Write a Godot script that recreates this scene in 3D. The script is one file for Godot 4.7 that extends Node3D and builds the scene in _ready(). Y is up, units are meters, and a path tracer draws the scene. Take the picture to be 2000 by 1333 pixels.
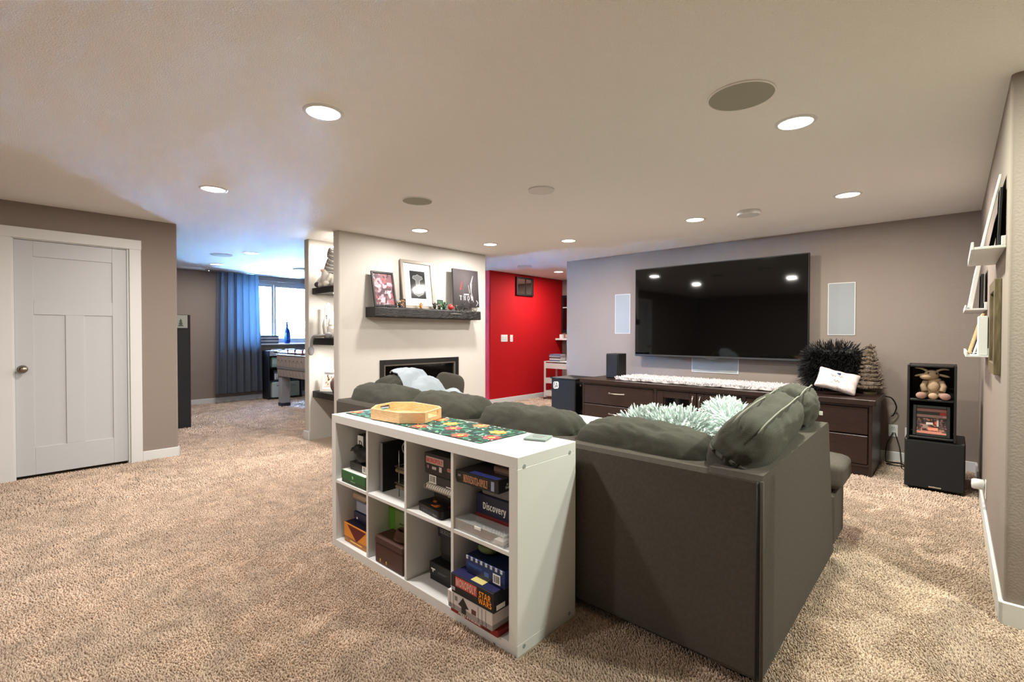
extends Node3D
# A basement den: sectional and white cube bookcase in front, fireplace wall, red wall, screen wall, games room beyond.

var used := {}
var M := {}
var rng := RandomNumberGenerator.new()
const CEIL := 2.358
const GROUPS := {"game_box": "board games in the white cube bookcase", "slim_book": "slim books in the white cube bookcase", "framed_picture": "framed pictures on ledges, mantel and shelves", "picture_ledge": "white picture ledges on the right wall", "figurine": "small figurines on the mantel", "niche_shelf": "dark floating shelves in the niche", "ceiling_speaker": "round ceiling speaker grilles", "wall_speaker": "white in-wall speaker grilles", "wall_outlet": "white wall outlets", "light_switch": "light switches on the red wall", "power_cord": "black power cords by the console", "fluffy_pillow": "shaggy pale mint pillows", "curtain": "games room curtains", "storage_bin": "storage bins in the low bookcase", "plush_gnome": "plush gnomes in the niche", "paper_stack": "papers on the low bookcase", "small_item": "items on the white cart", "white_ornament": "ornaments on the hall shelf"}
const LIGHT_COLOR := Color(1.0, 0.972, 0.94)

func _ready() -> void:
	rng.seed = 20
	# ---- camera
	var cam := Camera3D.new(); cam.name = "camera"; add_child(cam)
	cam.position = Vector3(0, 1.25, 0)
	cam.rotation = Vector3(-0.01483, 0.74363, 0.00109)
	cam.fov = 70.797; cam.near = 0.02; cam.far = 60.0; cam.current = true
	# ---- sky and exposure
	var env := Environment.new()
	env.background_mode = Environment.BG_COLOR
	env.background_color = Color(0.58, 0.77, 1.0)
	env.background_energy_multiplier = 560.0
	env.tonemap_mode = Environment.TONE_MAPPER_LINEAR
	env.tonemap_exposure = 1.1
	env.sdfgi_enabled = true; env.ssao_enabled = true; env.ssil_enabled = true
	var we := WorldEnvironment.new(); we.name = "environment"; we.environment = env; add_child(we)
	materials()
	shell()
	lamps()
	bookcase()
	games()
	sofa()
	screen_wall()
	corner_shelf()
	ledges()
	mantel()
	niche()
	hall()
	games_room()
	carpet()

# ================= helpers
func numbered(n: String) -> String:
	if not used.has(n):
		used[n] = 0
		return n
	used[n] += 1
	return "%s_%03d" % [n, used[n]]

func thing(n: String, label: String, cat: String, at := Vector3.ZERO, ry := 0.0, group := "") -> Node3D:
	var o := Node3D.new(); o.name = numbered(n); add_child(o)
	o.position = at; o.rotation.y = ry
	if group == "":
		group = GROUPS.get(n, "")
		if n == "game_box" and at.x < -5.0: group = "boxes in the low games room bookcase"
	return tag(o, label, cat, group)

func tag(o: Node3D, label: String, cat: String, group := "") -> Node3D:
	o.set_meta("label", label); o.set_meta("category", cat)
	if group: o.set_meta("group", group)
	return o

func B() -> SurfaceTool:
	var st := SurfaceTool.new(); st.begin(Mesh.PRIMITIVE_TRIANGLES)
	return st

func put(n: String, st: SurfaceTool, m: Material, parent: Node3D = self) -> MeshInstance3D:
	st.generate_normals()
	var o := MeshInstance3D.new()
	o.mesh = st.commit(); o.material_override = m
	o.name = numbered(n) if parent == self else n
	parent.add_child(o, true)
	return o

func struct(n: String, st: SurfaceTool, m: Material, parent: Node3D = self) -> MeshInstance3D:
	var o := put(n, st, m, parent)
	if parent == self: o.set_meta("kind", "structure")
	return o

func tri(st: SurfaceTool, a: Vector3, b: Vector3, c: Vector3, ua := Vector2.ZERO, ub := Vector2.ZERO, uc := Vector2.ZERO) -> void:
	st.set_uv(ua); st.add_vertex(a); st.set_uv(uc); st.add_vertex(c); st.set_uv(ub); st.add_vertex(b)

func flat(st: SurfaceTool) -> void: st.set_smooth_group(-1)
func soft(st: SurfaceTool, g := 0) -> void: st.set_smooth_group(g)

# quad seen counter-clockwise from outside: bottom-left, bottom-right, top-right, top-left
func quad(st: SurfaceTool, a: Vector3, b: Vector3, c: Vector3, d: Vector3) -> void:
	tri(st, a, b, c, Vector2(0, 1), Vector2(1, 1), Vector2(1, 0)); tri(st, a, c, d, Vector2(0, 1), Vector2(1, 0), Vector2(0, 0))

func face(st: SurfaceTool, p: Array, mid: Vector3) -> void:
	var n: Vector3 = (p[1] - p[0]).cross(p[2] - p[0])
	var g: Vector3 = Vector3.ZERO
	for v in p: g += v
	g /= p.size()
	var q := p
	if n.dot(g - mid) < 0: q = p.duplicate(); q.reverse()
	for i in range(1, q.size() - 1): tri(st, q[0], q[i], q[i + 1])

# chamfered box
func bx(st: SurfaceTool, c: Vector3, s: Vector3, bev := 0.003, T := Transform3D.IDENTITY) -> void:
	flat(st)
	var h := s.abs() * 0.5
	bev = minf(bev, minf(h.x, minf(h.y, h.z)) * 0.9)
	var mid := T * c
	var P := func(sx: float, sy: float, sz: float, ax: int) -> Vector3:
		var sg := Vector3(sx, sy, sz)
		var v := sg * h
		for i in 3:
			if i != ax: v[i] -= sg[i] * bev
		return T * (c + v)
	for sg in [-1.0, 1.0]:
		face(st, [P.call(sg, -1, -1, 0), P.call(sg, 1, -1, 0), P.call(sg, 1, 1, 0), P.call(sg, -1, 1, 0)], mid)
		face(st, [P.call(-1, sg, -1, 1), P.call(1, sg, -1, 1), P.call(1, sg, 1, 1), P.call(-1, sg, 1, 1)], mid)
		face(st, [P.call(-1, -1, sg, 2), P.call(1, -1, sg, 2), P.call(1, 1, sg, 2), P.call(-1, 1, sg, 2)], mid)
	if bev <= 0.0002: return
	for a in [-1.0, 1.0]:
		for b in [-1.0, 1.0]:
			face(st, [P.call(a, b, -1, 0), P.call(a, b, 1, 0), P.call(a, b, 1, 1), P.call(a, b, -1, 1)], mid)
			face(st, [P.call(a, -1, b, 0), P.call(a, 1, b, 0), P.call(a, 1, b, 2), P.call(a, -1, b, 2)], mid)
			face(st, [P.call(-1, a, b, 1), P.call(1, a, b, 1), P.call(1, a, b, 2), P.call(-1, a, b, 2)], mid)
			for d in [-1.0, 1.0]:
				face(st, [P.call(a, b, d, 0), P.call(a, b, d, 1), P.call(a, b, d, 2)], mid)

# box given by its extents
func bb(st: SurfaceTool, x0: float, x1: float, y0: float, y1: float, z0: float, z1: float, bev := 0.003) -> void:
	bx(st, Vector3(x0 + x1, y0 + y1, z0 + z1) * 0.5, Vector3(x1 - x0, y1 - y0, z1 - z0), bev)

func box(n: String, x0: float, x1: float, y0: float, y1: float, z0: float, z1: float, m: Material, parent: Node3D = self, bev := 0.003) -> MeshInstance3D:
	var st := B(); bb(st, x0, x1, y0, y1, z0, z1, bev)
	return put(n, st, m, parent)

# lathe: profile of (radius, height) from bottom to top; rows that repeat a point break the smoothing
func lathe(st: SurfaceTool, prof: Array, seg := 24, T := Transform3D.IDENTITY, squash := Vector2.ONE) -> void:
	var g := 1
	soft(st, g)
	for i in range(prof.size() - 1):
		var p: Vector2 = prof[i]; var q: Vector2 = prof[i + 1]
		if p.is_equal_approx(q):
			g += 1; soft(st, g); continue
		for k in seg:
			var a := TAU * k / seg; var b := TAU * (k + 1) / seg
			var ca := Vector2(cos(a), -sin(a)) * squash; var cb := Vector2(cos(b), -sin(b)) * squash
			var v0 := T * Vector3(ca.x * p.x, p.y, ca.y * p.x); var v1 := T * Vector3(cb.x * p.x, p.y, cb.y * p.x)
			var v2 := T * Vector3(cb.x * q.x, q.y, cb.y * q.x); var v3 := T * Vector3(ca.x * q.x, q.y, ca.y * q.x)
			if p.x > 1e-6: tri(st, v0, v1, v2)
			if q.x > 1e-6: tri(st, v0, v2, v3)

func cyl(st: SurfaceTool, r: float, y0: float, y1: float, seg := 20, T := Transform3D.IDENTITY) -> void:
	lathe(st, [Vector2(0, y0), Vector2(r, y0), Vector2(r, y0), Vector2(r, y1), Vector2(r, y1), Vector2(0, y1)], seg, T)

func tube(st: SurfaceTool, pts: Array, r, seg := 8, g := 0) -> void:
	soft(st, g)
	var n := pts.size()
	var rings := []
	var side := Vector3.ZERO
	for i in n:
		var d: Vector3 = (pts[mini(i + 1, n - 1)] - pts[maxi(i - 1, 0)]).normalized()
		if side == Vector3.ZERO: side = d.cross(Vector3.UP if absf(d.y) < 0.9 else Vector3.RIGHT).normalized()
		side = (side - d * side.dot(d)).normalized()
		var up := side.cross(d)
		var rr: float = r[i] if r is Array else r
		var ring := []
		for k in seg: ring.append(pts[i] + (side * cos(TAU * k / seg) + up * sin(TAU * k / seg)) * rr)
		rings.append(ring)
	for i in n - 1:
		for k in seg:
			var l := (k + 1) % seg
			tri(st, rings[i][k], rings[i + 1][k], rings[i + 1][l]); tri(st, rings[i][k], rings[i + 1][l], rings[i][l])
	for k in range(1, seg - 1):
		tri(st, rings[0][0], rings[0][k], rings[0][k + 1]); tri(st, rings[n - 1][0], rings[n - 1][k + 1], rings[n - 1][k])

# superquadric pillow; bend(p in unit box, point) may move points
func pillow(st: SurfaceTool, half: Vector3, p := Vector3(3, 3, 3), n := 12, T := Transform3D.IDENTITY, move = null) -> void:
	soft(st, 0)
	for ax in 3:
		for sg in [-1.0, 1.0]:
			var grid := []
			for i in n + 1:
				var row := []
				for j in n + 1:
					var u := tan((2.0 * i / n - 1.0) * PI / 4); var v := tan((2.0 * j / n - 1.0) * PI / 4)
					var d := Vector3.ZERO
					d[ax] = sg; d[(ax + 1) % 3] = u * sg; d[(ax + 2) % 3] = v
					var lo := 0.2; var hi := 1.01
					for k in 9:
						var md := (lo + hi) / 2
						if pow(absf(d.x * md), p.x) + pow(absf(d.y * md), p.y) + pow(absf(d.z * md), p.z) > 1.0: hi = md
						else: lo = md
					var q := d * (lo + hi) / 2
					var w := q * half
					if move != null: w = move.call(q, w)
					row.append(T * w)
				grid.append(row)
			for i in n:
				for j in n:
					tri(st, grid[i][j], grid[i + 1][j], grid[i + 1][j + 1]); tri(st, grid[i][j], grid[i + 1][j + 1], grid[i][j + 1])

func ball(st: SurfaceTool, c: Vector3, r: Vector3, n := 6, T := Transform3D.IDENTITY) -> void:
	pillow(st, r, Vector3(2, 2, 2), n, T * Transform3D(Basis.IDENTITY, c))

# sheet from a function of (u, v) in 0..1, with thickness
func sheet(st: SurfaceTool, nu: int, nv: int, f: Callable, thick := 0.002) -> void:
	soft(st, 0)
	var top := []; var low := []
	for i in nu + 1:
		var a := []; var b := []
		for j in nv + 1:
			var u := float(i) / nu; var v := float(j) / nv
			var p: Vector3 = f.call(u, v)
			var du: Vector3 = f.call(minf(u + 0.01, 1), v) - f.call(maxf(u - 0.01, 0), v)
			var dv: Vector3 = f.call(u, minf(v + 0.01, 1)) - f.call(u, maxf(v - 0.01, 0))
			a.append(p); b.append(p - du.cross(dv).normalized() * thick)
		top.append(a); low.append(b)
	var uv := func(i, j): return Vector2(float(i) / nu, float(j) / nv)
	for i in nu:
		for j in nv:
			soft(st, 1)
			tri(st, top[i][j], top[i + 1][j], top[i + 1][j + 1], uv.call(i, j), uv.call(i + 1, j), uv.call(i + 1, j + 1))
			tri(st, top[i][j], top[i + 1][j + 1], top[i][j + 1], uv.call(i, j), uv.call(i + 1, j + 1), uv.call(i, j + 1))
			soft(st, 2)
			tri(st, low[i][j], low[i + 1][j + 1], low[i + 1][j]); tri(st, low[i][j], low[i][j + 1], low[i + 1][j + 1])
	flat(st)
	for i in nu:
		tri(st, low[i][0], low[i + 1][0], top[i + 1][0]); tri(st, low[i][0], top[i + 1][0], top[i][0])
		tri(st, low[i + 1][nv], low[i][nv], top[i][nv]); tri(st, low[i + 1][nv], top[i][nv], top[i + 1][nv])
	for j in nv:
		tri(st, low[0][j + 1], low[0][j], top[0][j]); tri(st, low[0][j + 1], top[0][j], top[0][j + 1])
		tri(st, low[nu][j], low[nu][j + 1], top[nu][j + 1]); tri(st, low[nu][j], top[nu][j + 1], top[nu][j])

# polygon (counter-clockwise, x-y) extruded along z from z0 to z1
func prism(st: SurfaceTool, poly: Array, z0: float, z1: float, T := Transform3D.IDENTITY) -> void:
	flat(st)
	var pp := PackedVector2Array(poly)
	if Geometry2D.is_polygon_clockwise(pp): pp.reverse()
	var idx := Geometry2D.triangulate_polygon(pp)
	var fix := func(a, b, c, z, up):
		var cw: bool = (pp[b] - pp[a]).cross(pp[c] - pp[a]) < 0
		if cw == up: tri(st, T * Vector3(pp[a].x, pp[a].y, z), T * Vector3(pp[c].x, pp[c].y, z), T * Vector3(pp[b].x, pp[b].y, z))
		else: tri(st, T * Vector3(pp[a].x, pp[a].y, z), T * Vector3(pp[b].x, pp[b].y, z), T * Vector3(pp[c].x, pp[c].y, z))
	for i in range(0, idx.size(), 3):
		fix.call(idx[i], idx[i + 1], idx[i + 2], z1, true)
		fix.call(idx[i], idx[i + 1], idx[i + 2], z0, false)
	for i in pp.size():
		var a := pp[i]; var b := pp[(i + 1) % pp.size()]
		quad(st, T * Vector3(a.x, a.y, z0), T * Vector3(b.x, b.y, z0), T * Vector3(b.x, b.y, z1), T * Vector3(a.x, a.y, z1))

# wall outline in plan: [x, z, corner radius] points, extruded from y0 to y1
func plan(st: SurfaceTool, poly: Array, y0: float, y1: float) -> void:
	var out := []
	var n := poly.size()
	for i in n:
		var p := Vector2(poly[i][0], -poly[i][1]); var r: float = poly[i][2]
		if r <= 0.0: out.append(p); continue
		var a := (Vector2(poly[(i + n - 1) % n][0], -poly[(i + n - 1) % n][1]) - p).normalized() * r
		var b := (Vector2(poly[(i + 1) % n][0], -poly[(i + 1) % n][1]) - p).normalized() * r
		for k in 7:
			var t := k / 6.0 * PI / 2
			out.append(p + a * (1.0 - sin(t)) + b * (1.0 - cos(t)))
	prism(st, out, y0, y1, up_z())

# picture frame ring in the x-y plane
func ring(st: SurfaceTool, w: float, h: float, t: float, z0: float, z1: float, bev := 0.002, T := Transform3D.IDENTITY) -> void:
	bx(st, Vector3(-w / 2 + t / 2, 0, (z0 + z1) / 2), Vector3(t, h, z1 - z0), bev, T)
	bx(st, Vector3(w / 2 - t / 2, 0, (z0 + z1) / 2), Vector3(t, h, z1 - z0), bev, T)
	bx(st, Vector3(0, -h / 2 + t / 2, (z0 + z1) / 2), Vector3(w - 2 * t, t, z1 - z0), bev, T)
	bx(st, Vector3(0, h / 2 - t / 2, (z0 + z1) / 2), Vector3(w - 2 * t, t, z1 - z0), bev, T)

# flat print: a quad with UVs at z, in the x-y plane
func card(n: String, w: float, h: float, at: Vector3, m: Material, parent: Node3D, ry := 0.0, rx := 0.0) -> MeshInstance3D:
	var st := B(); flat(st)
	quad(st, Vector3(-w / 2, -h / 2, 0), Vector3(w / 2, -h / 2, 0), Vector3(w / 2, h / 2, 0), Vector3(-w / 2, h / 2, 0))
	var o := put(n, st, m, parent)
	o.position = at; o.rotation = Vector3(rx, ry, 0)
	return o

func words(s: String, w: float, h: float, at: Vector3, m: Material, parent: Node3D, ry := 0.0, serif := false, rx := 0.0, bold := true) -> void:
	var tm := TextMesh.new()
	var f := SystemFont.new(); f.font_names = PackedStringArray(["Droid Serif" if serif else "Droid Sans"])
	if bold: f.font_weight = 700
	tm.font = f; tm.text = s; tm.font_size = 48; tm.pixel_size = 0.01; tm.depth = 0.02; tm.curve_step = 2.0
	var bbx := tm.get_aabb()
	if bbx.size.x <= 0.0: return
	var o := MeshInstance3D.new(); o.mesh = tm; o.material_override = m; o.name = "lettering"
	parent.add_child(o, true)
	var sc := Vector3(w / bbx.size.x, h / bbx.size.y, 0.03)
	o.transform = Transform3D(Basis.from_euler(Vector3(rx, ry, 0)) * Basis.from_scale(sc), at)
	o.position -= o.transform.basis * (bbx.position + bbx.size / 2)

func copy(o: Node3D, at: Vector3, ry: float, label: String, stem: String, group := "") -> Node3D:
	var r: Node3D = o.duplicate(); r.name = numbered(stem); add_child(r)
	r.position = at; r.rotation.y = ry; r.set_meta("label", label)
	if group: r.set_meta("group", group)
	return r

# ================= materials
func mt(c: Color, rough := 0.7, metal := 0.0, spec := 0.5) -> StandardMaterial3D:
	var m := StandardMaterial3D.new()
	m.albedo_color = c; m.roughness = rough; m.metallic = metal; m.metallic_specular = spec
	return m

func noise_tex(freq: float, size := 256, normal := false, strength := 4.0, octaves := 3, kind := FastNoiseLite.TYPE_SIMPLEX_SMOOTH, ramp: Gradient = null, sd := 3) -> NoiseTexture2D:
	var f := FastNoiseLite.new(); f.noise_type = kind; f.frequency = freq; f.fractal_octaves = octaves; f.seed = sd
	var t := NoiseTexture2D.new(); t.noise = f; t.width = size; t.height = size; t.seamless = true
	t.as_normal_map = normal; t.bump_strength = strength
	if ramp: t.color_ramp = ramp
	return t

func grad(a: Color, b: Color) -> Gradient:
	var g := Gradient.new(); g.set_color(0, a); g.set_color(1, b)
	return g

func tri_map(m: StandardMaterial3D, scale: float, world := true) -> StandardMaterial3D:
	m.uv1_triplanar = true; m.uv1_world_triplanar = world; m.uv1_scale = Vector3.ONE * scale
	return m

func bumped(m: StandardMaterial3D, t: Texture2D, scale: float, amount := 1.0, world := true) -> StandardMaterial3D:
	m.normal_enabled = true; m.normal_texture = t; m.normal_scale = amount
	return tri_map(m, scale, world)

func img_mat(im: Image, rough := 0.5) -> StandardMaterial3D:
	var m := mt(Color.WHITE, rough); m.albedo_texture = ImageTexture.create_from_image(im)
	return m

func weave_image() -> Image:
	var im := Image.create(128, 128, false, Image.FORMAT_RGB8)
	var r := RandomNumberGenerator.new(); r.seed = 5
	var slub := []
	for i in 128: slub.append(r.randf_range(-0.12, 0.12))
	for y in 128:
		for x in 128:
			var over := (x / 4 + y / 4) % 2 == 0
			var v := 0.5 + 0.4 * (sin(PI * (x % 4 + 0.5) / 4) if over else sin(PI * (y % 4 + 0.5) / 4)) - 0.2
			v += (slub[y] if over else slub[x]) + r.randf_range(-0.08, 0.08)
			im.set_pixel(x, y, Color(v, v, v))
	return im

func materials() -> void:
	var peel := noise_tex(0.05, 256, true, 3.0, 2)
	var fine := noise_tex(0.12, 256, true, 6.0, 3)
	M.peel = peel; M.fine = fine
	M.greige = bumped(mt(Color(0.55, 0.507, 0.475), 0.85, 0, 0.3), peel, 6.0, 0.35)
	M.cream = bumped(mt(Color(0.76, 0.745, 0.72), 0.85, 0, 0.3), peel, 6.0, 0.3)
	M.red = bumped(mt(Color(0.68, 0.03, 0.07), 0.75, 0, 0.35), peel, 6.0, 0.35)
	M.ceil = bumped(mt(Color(0.93, 0.925, 0.915), 0.95, 0, 0.2), noise_tex(0.09, 256, true, 8.0, 3), 5.0, 0.5)
	M.white = mt(Color(0.83, 0.835, 0.835), 0.45)
	M.door = mt(Color(0.74, 0.75, 0.765), 0.4)
	M.lacquer = mt(Color(0.86, 0.865, 0.86), 0.35)
	M.black = mt(Color(0.03, 0.03, 0.033), 0.5)
	M.blackgloss = mt(Color(0.015, 0.015, 0.017), 0.12)
	M.blackwood = bumped(mt(Color(0.055, 0.045, 0.045), 0.45), fine, 8.0, 0.3)
	M.darkgrey = mt(Color(0.16, 0.16, 0.17), 0.6)
	M.grey = mt(Color(0.45, 0.45, 0.46), 0.6)
	M.steel = mt(Color(0.72, 0.70, 0.67), 0.28, 1.0)
	M.nickel = mt(Color(0.62, 0.58, 0.53), 0.3, 1.0)
	M.paper = mt(Color(0.93, 0.92, 0.90), 0.8)
	M.gold = mt(Color(0.80, 0.62, 0.25), 0.4, 0.6)
	M.letter_white = mt(Color(0.92, 0.92, 0.90), 0.6)
	M.letter_pink = mt(Color(0.90, 0.70, 0.66), 0.6)
	M.letter_orange = mt(Color(0.95, 0.58, 0.10), 0.6)
	M.letter_red = mt(Color(0.80, 0.18, 0.16), 0.6)
	# espresso wood, stretched along x
	var g := grad(Color(0.10, 0.058, 0.048), Color(0.20, 0.115, 0.09))
	var wood := mt(Color.WHITE, 0.38)
	wood.albedo_texture = noise_tex(0.02, 512, false, 1, 4, FastNoiseLite.TYPE_SIMPLEX_SMOOTH, g, 8)
	tri_map(wood, 1.0); wood.uv1_scale = Vector3(0.8, 6.0, 6.0)
	M.espresso = wood
	var mw := mt(Color.WHITE, 0.55)
	mw.albedo_texture = noise_tex(0.02, 512, false, 1, 4, FastNoiseLite.TYPE_SIMPLEX_SMOOTH, grad(Color(0.02, 0.017, 0.015), Color(0.13, 0.105, 0.09)), 12)
	tri_map(mw, 1.0); mw.uv1_scale = Vector3(5.0, 9.0, 1.0)
	mw.normal_enabled = true; mw.normal_texture = noise_tex(0.04, 256, true, 8.0, 4); mw.normal_scale = 0.8
	M.mantelwood = mw
	var pine := mt(Color.WHITE, 0.5)
	pine.albedo_texture = noise_tex(0.02, 512, false, 1, 3, FastNoiseLite.TYPE_SIMPLEX_SMOOTH, grad(Color(0.80, 0.62, 0.42), Color(0.96, 0.84, 0.66)), 15)
	tri_map(pine, 1.0); pine.uv1_scale = Vector3(2.0, 18.0, 4.0)
	M.pine = pine
	var oak := pine.duplicate(); oak.albedo_texture = noise_tex(0.02, 256, false, 1, 4, FastNoiseLite.TYPE_SIMPLEX_SMOOTH, grad(Color(0.30, 0.26, 0.18), Color(0.50, 0.44, 0.33)), 17)
	oak.uv1_scale = Vector3(9, 1.5, 9)
	M.oak = oak
	# upholstery
	var weave := weave_image()
	var wn := weave.duplicate(); wn.bump_map_to_normal_map(3.0)
	var wt := ImageTexture.create_from_image(wn)
	var cloth := mt(Color(0.315, 0.295, 0.272), 0.95, 0, 0.2)
	var blot := noise_tex(0.02, 256, false, 1, 4, FastNoiseLite.TYPE_SIMPLEX_SMOOTH, grad(Color(0.91, 0.91, 0.91), Color(1, 1, 1)), 21)
	cloth.albedo_texture = blot
	bumped(cloth, wt, 9.0, 0.8)
	cloth.rim_enabled = true; cloth.rim = 0.3
	M.sofa = cloth
	var cl2 := cloth.duplicate(); cl2.albedo_color = Color(0.285, 0.282, 0.255)
	M.cushion = cl2
	M.seam = mt(Color(0.47, 0.47, 0.43), 0.9)
	M.fluff = mt(Color(0.88, 0.93, 0.92), 0.95, 0, 0.2); M.fluff.vertex_color_use_as_albedo = true
	M.blackfur = mt(Color(0.03, 0.026, 0.03), 0.6, 0, 0.5)
	M.tree_bristle = mt(Color(0.52, 0.46, 0.40), 0.9)
	M.whitefur = mt(Color(0.80, 0.785, 0.79), 0.95, 0, 0.2)
	M.throw = bumped(mt(Color(0.66, 0.70, 0.74), 0.95, 0, 0.2), fine, 14.0, 0.5)
	M.glass = mt(Color(1, 1, 1, 0.08), 0.03); M.glass.transparency = BaseMaterial3D.TRANSPARENCY_ALPHA
	M.acrylic = mt(Color(0.9, 0.92, 0.92, 0.22), 0.08); M.acrylic.transparency = BaseMaterial3D.TRANSPARENCY_ALPHA
	M.smoked = mt(Color(0.03, 0.025, 0.025, 0.55), 0.06); M.smoked.transparency = BaseMaterial3D.TRANSPARENCY_ALPHA
	M.grille = bumped(mt(Color(0.68, 0.68, 0.62), 0.8), noise_tex(0.3, 128, true, 8.0, 1), 20.0, 0.6)
	M.speaker_white = bumped(mt(Color(0.60, 0.625, 0.635), 0.8), noise_tex(0.3, 128, true, 8.0, 1), 20.0, 0.3)
	M.speaker_cloth = bumped(mt(Color(0.035, 0.035, 0.04), 0.85), noise_tex(0.3, 128, true, 8.0, 1), 20.0, 0.8)
	var lens := mt(Color(1, 1, 1), 0.5)
	lens.emission_enabled = true; lens.emission = Color(1.0, 0.97, 0.93); lens.emission_energy_multiplier = 6.0
	M.lens = lens
	M.curtain = bumped(mt(Color(0.36, 0.38, 0.42), 0.9, 0, 0.2), wt, 8.0, 0.5)
	M.curtain.backlight_enabled = true; M.curtain.backlight = Color(0.62, 0.70, 0.76)

# ================= room
func shell() -> void:
	var st := B(); bb(st, -10.2, 3.5, CEIL, CEIL + 0.2, -8.3, 3.2, 0)
	struct("ceiling", st, M.ceil)
	st = B(); bb(st, -10.2, 3.5, -0.2, 0.0, -8.3, 3.2, 0)
	M.carpet_base = tri_map(mt(Color(0.76, 0.685, 0.605), 0.95, 0, 0.1), 3.0)
	M.carpet_base.albedo_texture = noise_tex(0.15, 512, false, 1, 4, FastNoiseLite.TYPE_SIMPLEX, grad(Color(0.80, 0.80, 0.80), Color(1, 1, 1)), 31)
	struct("floor", st, M.carpet_base)
	# wall with the door
	st = B()
	plan(st, [[-5.8, -0.905, 0], [-5.8, -1.29, 0.014], [-5.92, -1.29, 0.014], [-5.92, -0.905, 0]], 0, CEIL)
	bb(st, -5.92, -5.8, 2.06, CEIL, -0.905, -0.125, 0)
	bb(st, -5.92, -5.8, 0, CEIL, -0.125, 3.0, 0)
	bb(st, -6.06, -5.925, 0, CEIL, -0.99, 0.10, 0)
	struct("wall_door", st, M.greige)
	# door with casing
	var d := MeshInstance3D.new()
	st = B()
	# leaf: stiles and rails proud of three panels; the leaf's face lies at x -5.815
	var xs := -5.852; var xf := -5.816
	bb(st, xs, xf, 0.03, 2.045, -0.256, -0.14, 0.002)
	bb(st, xs, xf, 0.03, 2.045, -0.888, -0.781, 0.002)
	bb(st, xs, xf, 1.91, 2.045, -0.781, -0.256, 0.002)
	bb(st, xs, xf, 1.412, 1.54, -0.781, -0.256, 0.002)
	bb(st, xs, xf, 0.03, 0.267, -0.781, -0.256, 0.002)
	bb(st, xs, xf, 0.267, 1.412, -0.582, -0.456, 0.002)
	d = struct("door_1", st, M.door)
	for p in [[1.54, 1.91, -0.781, -0.256], [0.267, 1.412, -0.456, -0.256], [0.267, 1.412, -0.781, -0.582]]:
		st = B(); bb(st, xs + 0.006, xf - 0.009, p[0], p[1], p[2], p[3], 0)
		put("panel", st, M.door, d)
	var kt := Transform3D(Basis(Vector3(0, 0, 1), -PI / 2), Vector3(xf, 0.945, -0.185))
	st = B(); lathe(st, [Vector2(0, 0), Vector2(0.032, 0), Vector2(0.034, 0.006), Vector2(0.014, 0.012), Vector2(0.012, 0.035), Vector2(0.022, 0.042), Vector2(0.030, 0.055), Vector2(0.026, 0.068), Vector2(0.0, 0.072)], 24, kt)
	put("knob", st, M.nickel, d)
	st = B(); bb(st, -5.92, -5.802, 0, 2.06, -0.906, -0.8885, 0.001); bb(st, -5.92, -5.802, 0, 2.06, -0.1395, -0.124, 0.001); bb(st, -5.92, -5.802, 2.048, 2.062, -0.888, -0.14, 0.001)
	put("jamb", st, M.white, d)
	st = B(); bb(st, -5.801, -5.782, 0, 2.055, -0.995, -0.905, 0.002); bb(st, -5.801, -5.782, 0, 2.055, -0.128, -0.04, 0.002); bb(st, -5.801, -5.780, 2.055, 2.146, -0.998, -0.037, 0.002)
	put("casing", st, M.white, d)
	# baseboards
	var base := func(n: String, pieces: Array):
		var s := B()
		for p in pieces: bb(s, p[0], p[1], 0, 0.1, p[2], p[3], 0.004)
		struct(n, s, M.white)
	base.call("baseboard_door", [[-5.801, -5.786, -1.304, -0.996], [-5.92, -5.786, -1.304, -1.289], [-5.801, -5.786, -0.037, 3.0]])
	base.call("baseboard_screen", [[-4.39, 0.17, -5.991, -5.976]])
	base.call("baseboard_right", [[0.155, 0.171, -5.98, -2.935], [0.155, 3.4, -2.951, -2.935]])
	base.call("baseboard_red", [[-5.951, -5.936, -7.98, -5.885]])
	base.call("baseboard_fireplace", [[-4.851, -4.836, -4.735, -2.515], [-4.985, -4.836, -2.531, -2.516], [-5.69, -5.55, -2.531, -2.516]])
	base.call("baseboard_window", [[-9.701, -9.686, -5.9, -1.0]])
	# fireplace wall: a block with an open niche at its near end and a recess for the fire
	st = B()
	for k in 3:
		var cut := [[-5.2, -3.045], [-5.2, -4.20]]
		var poly := [[-4.85, -2.53, 0.02], [-4.85, -3.045, 0], [-4.85, -4.20, 0], [-4.85, -4.73, 0.02], [-5.68, -4.73, 0.014], [-5.68, -2.53, 0.014], [-5.56, -2.53, 0.014], [-5.56, -2.975, 0], [-4.97, -2.975, 0], [-4.97, -2.53, 0.014]]
		if k == 1:
			poly.insert(2, [-5.2, -3.045, 0]); poly.insert(3, [-5.2, -4.20, 0])
		plan(st, poly, [0.0, 0.36, 0.93][k], [0.36, 0.93, CEIL][k])
	struct("wall_fireplace", st, M.cream)
	# screen wall and the solid block on the right
	st = B(); plan(st, [[-4.375, -5.99, 0.014], [-4.375, -6.11, 0.014], [0.3, -6.11, 0], [0.3, -5.99, 0]], 0, CEIL)
	struct("wall_screen", st, M.greige)
	st = B(); plan(st, [[0.17, -2.95, 0.022], [0.17, -6.11, 0], [3.5, -6.11, 0], [3.5, -2.95, 0]], 0, CEIL)
	struct("wall_right", st, M.greige)
	# red wall
	st = B(); plan(st, [[-5.95, -5.9, 0.022], [-5.95, -8.0, 0], [-6.07, -8.0, 0], [-6.07, -5.9, 0.01]], 0, CEIL)
	struct("wall_red", st, M.red)
	st = B(); bb(st, -9.82, -6.07, 0, CEIL, -6.02, -5.9, 0)
	struct("wall_games_end", st, M.greige)
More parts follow.
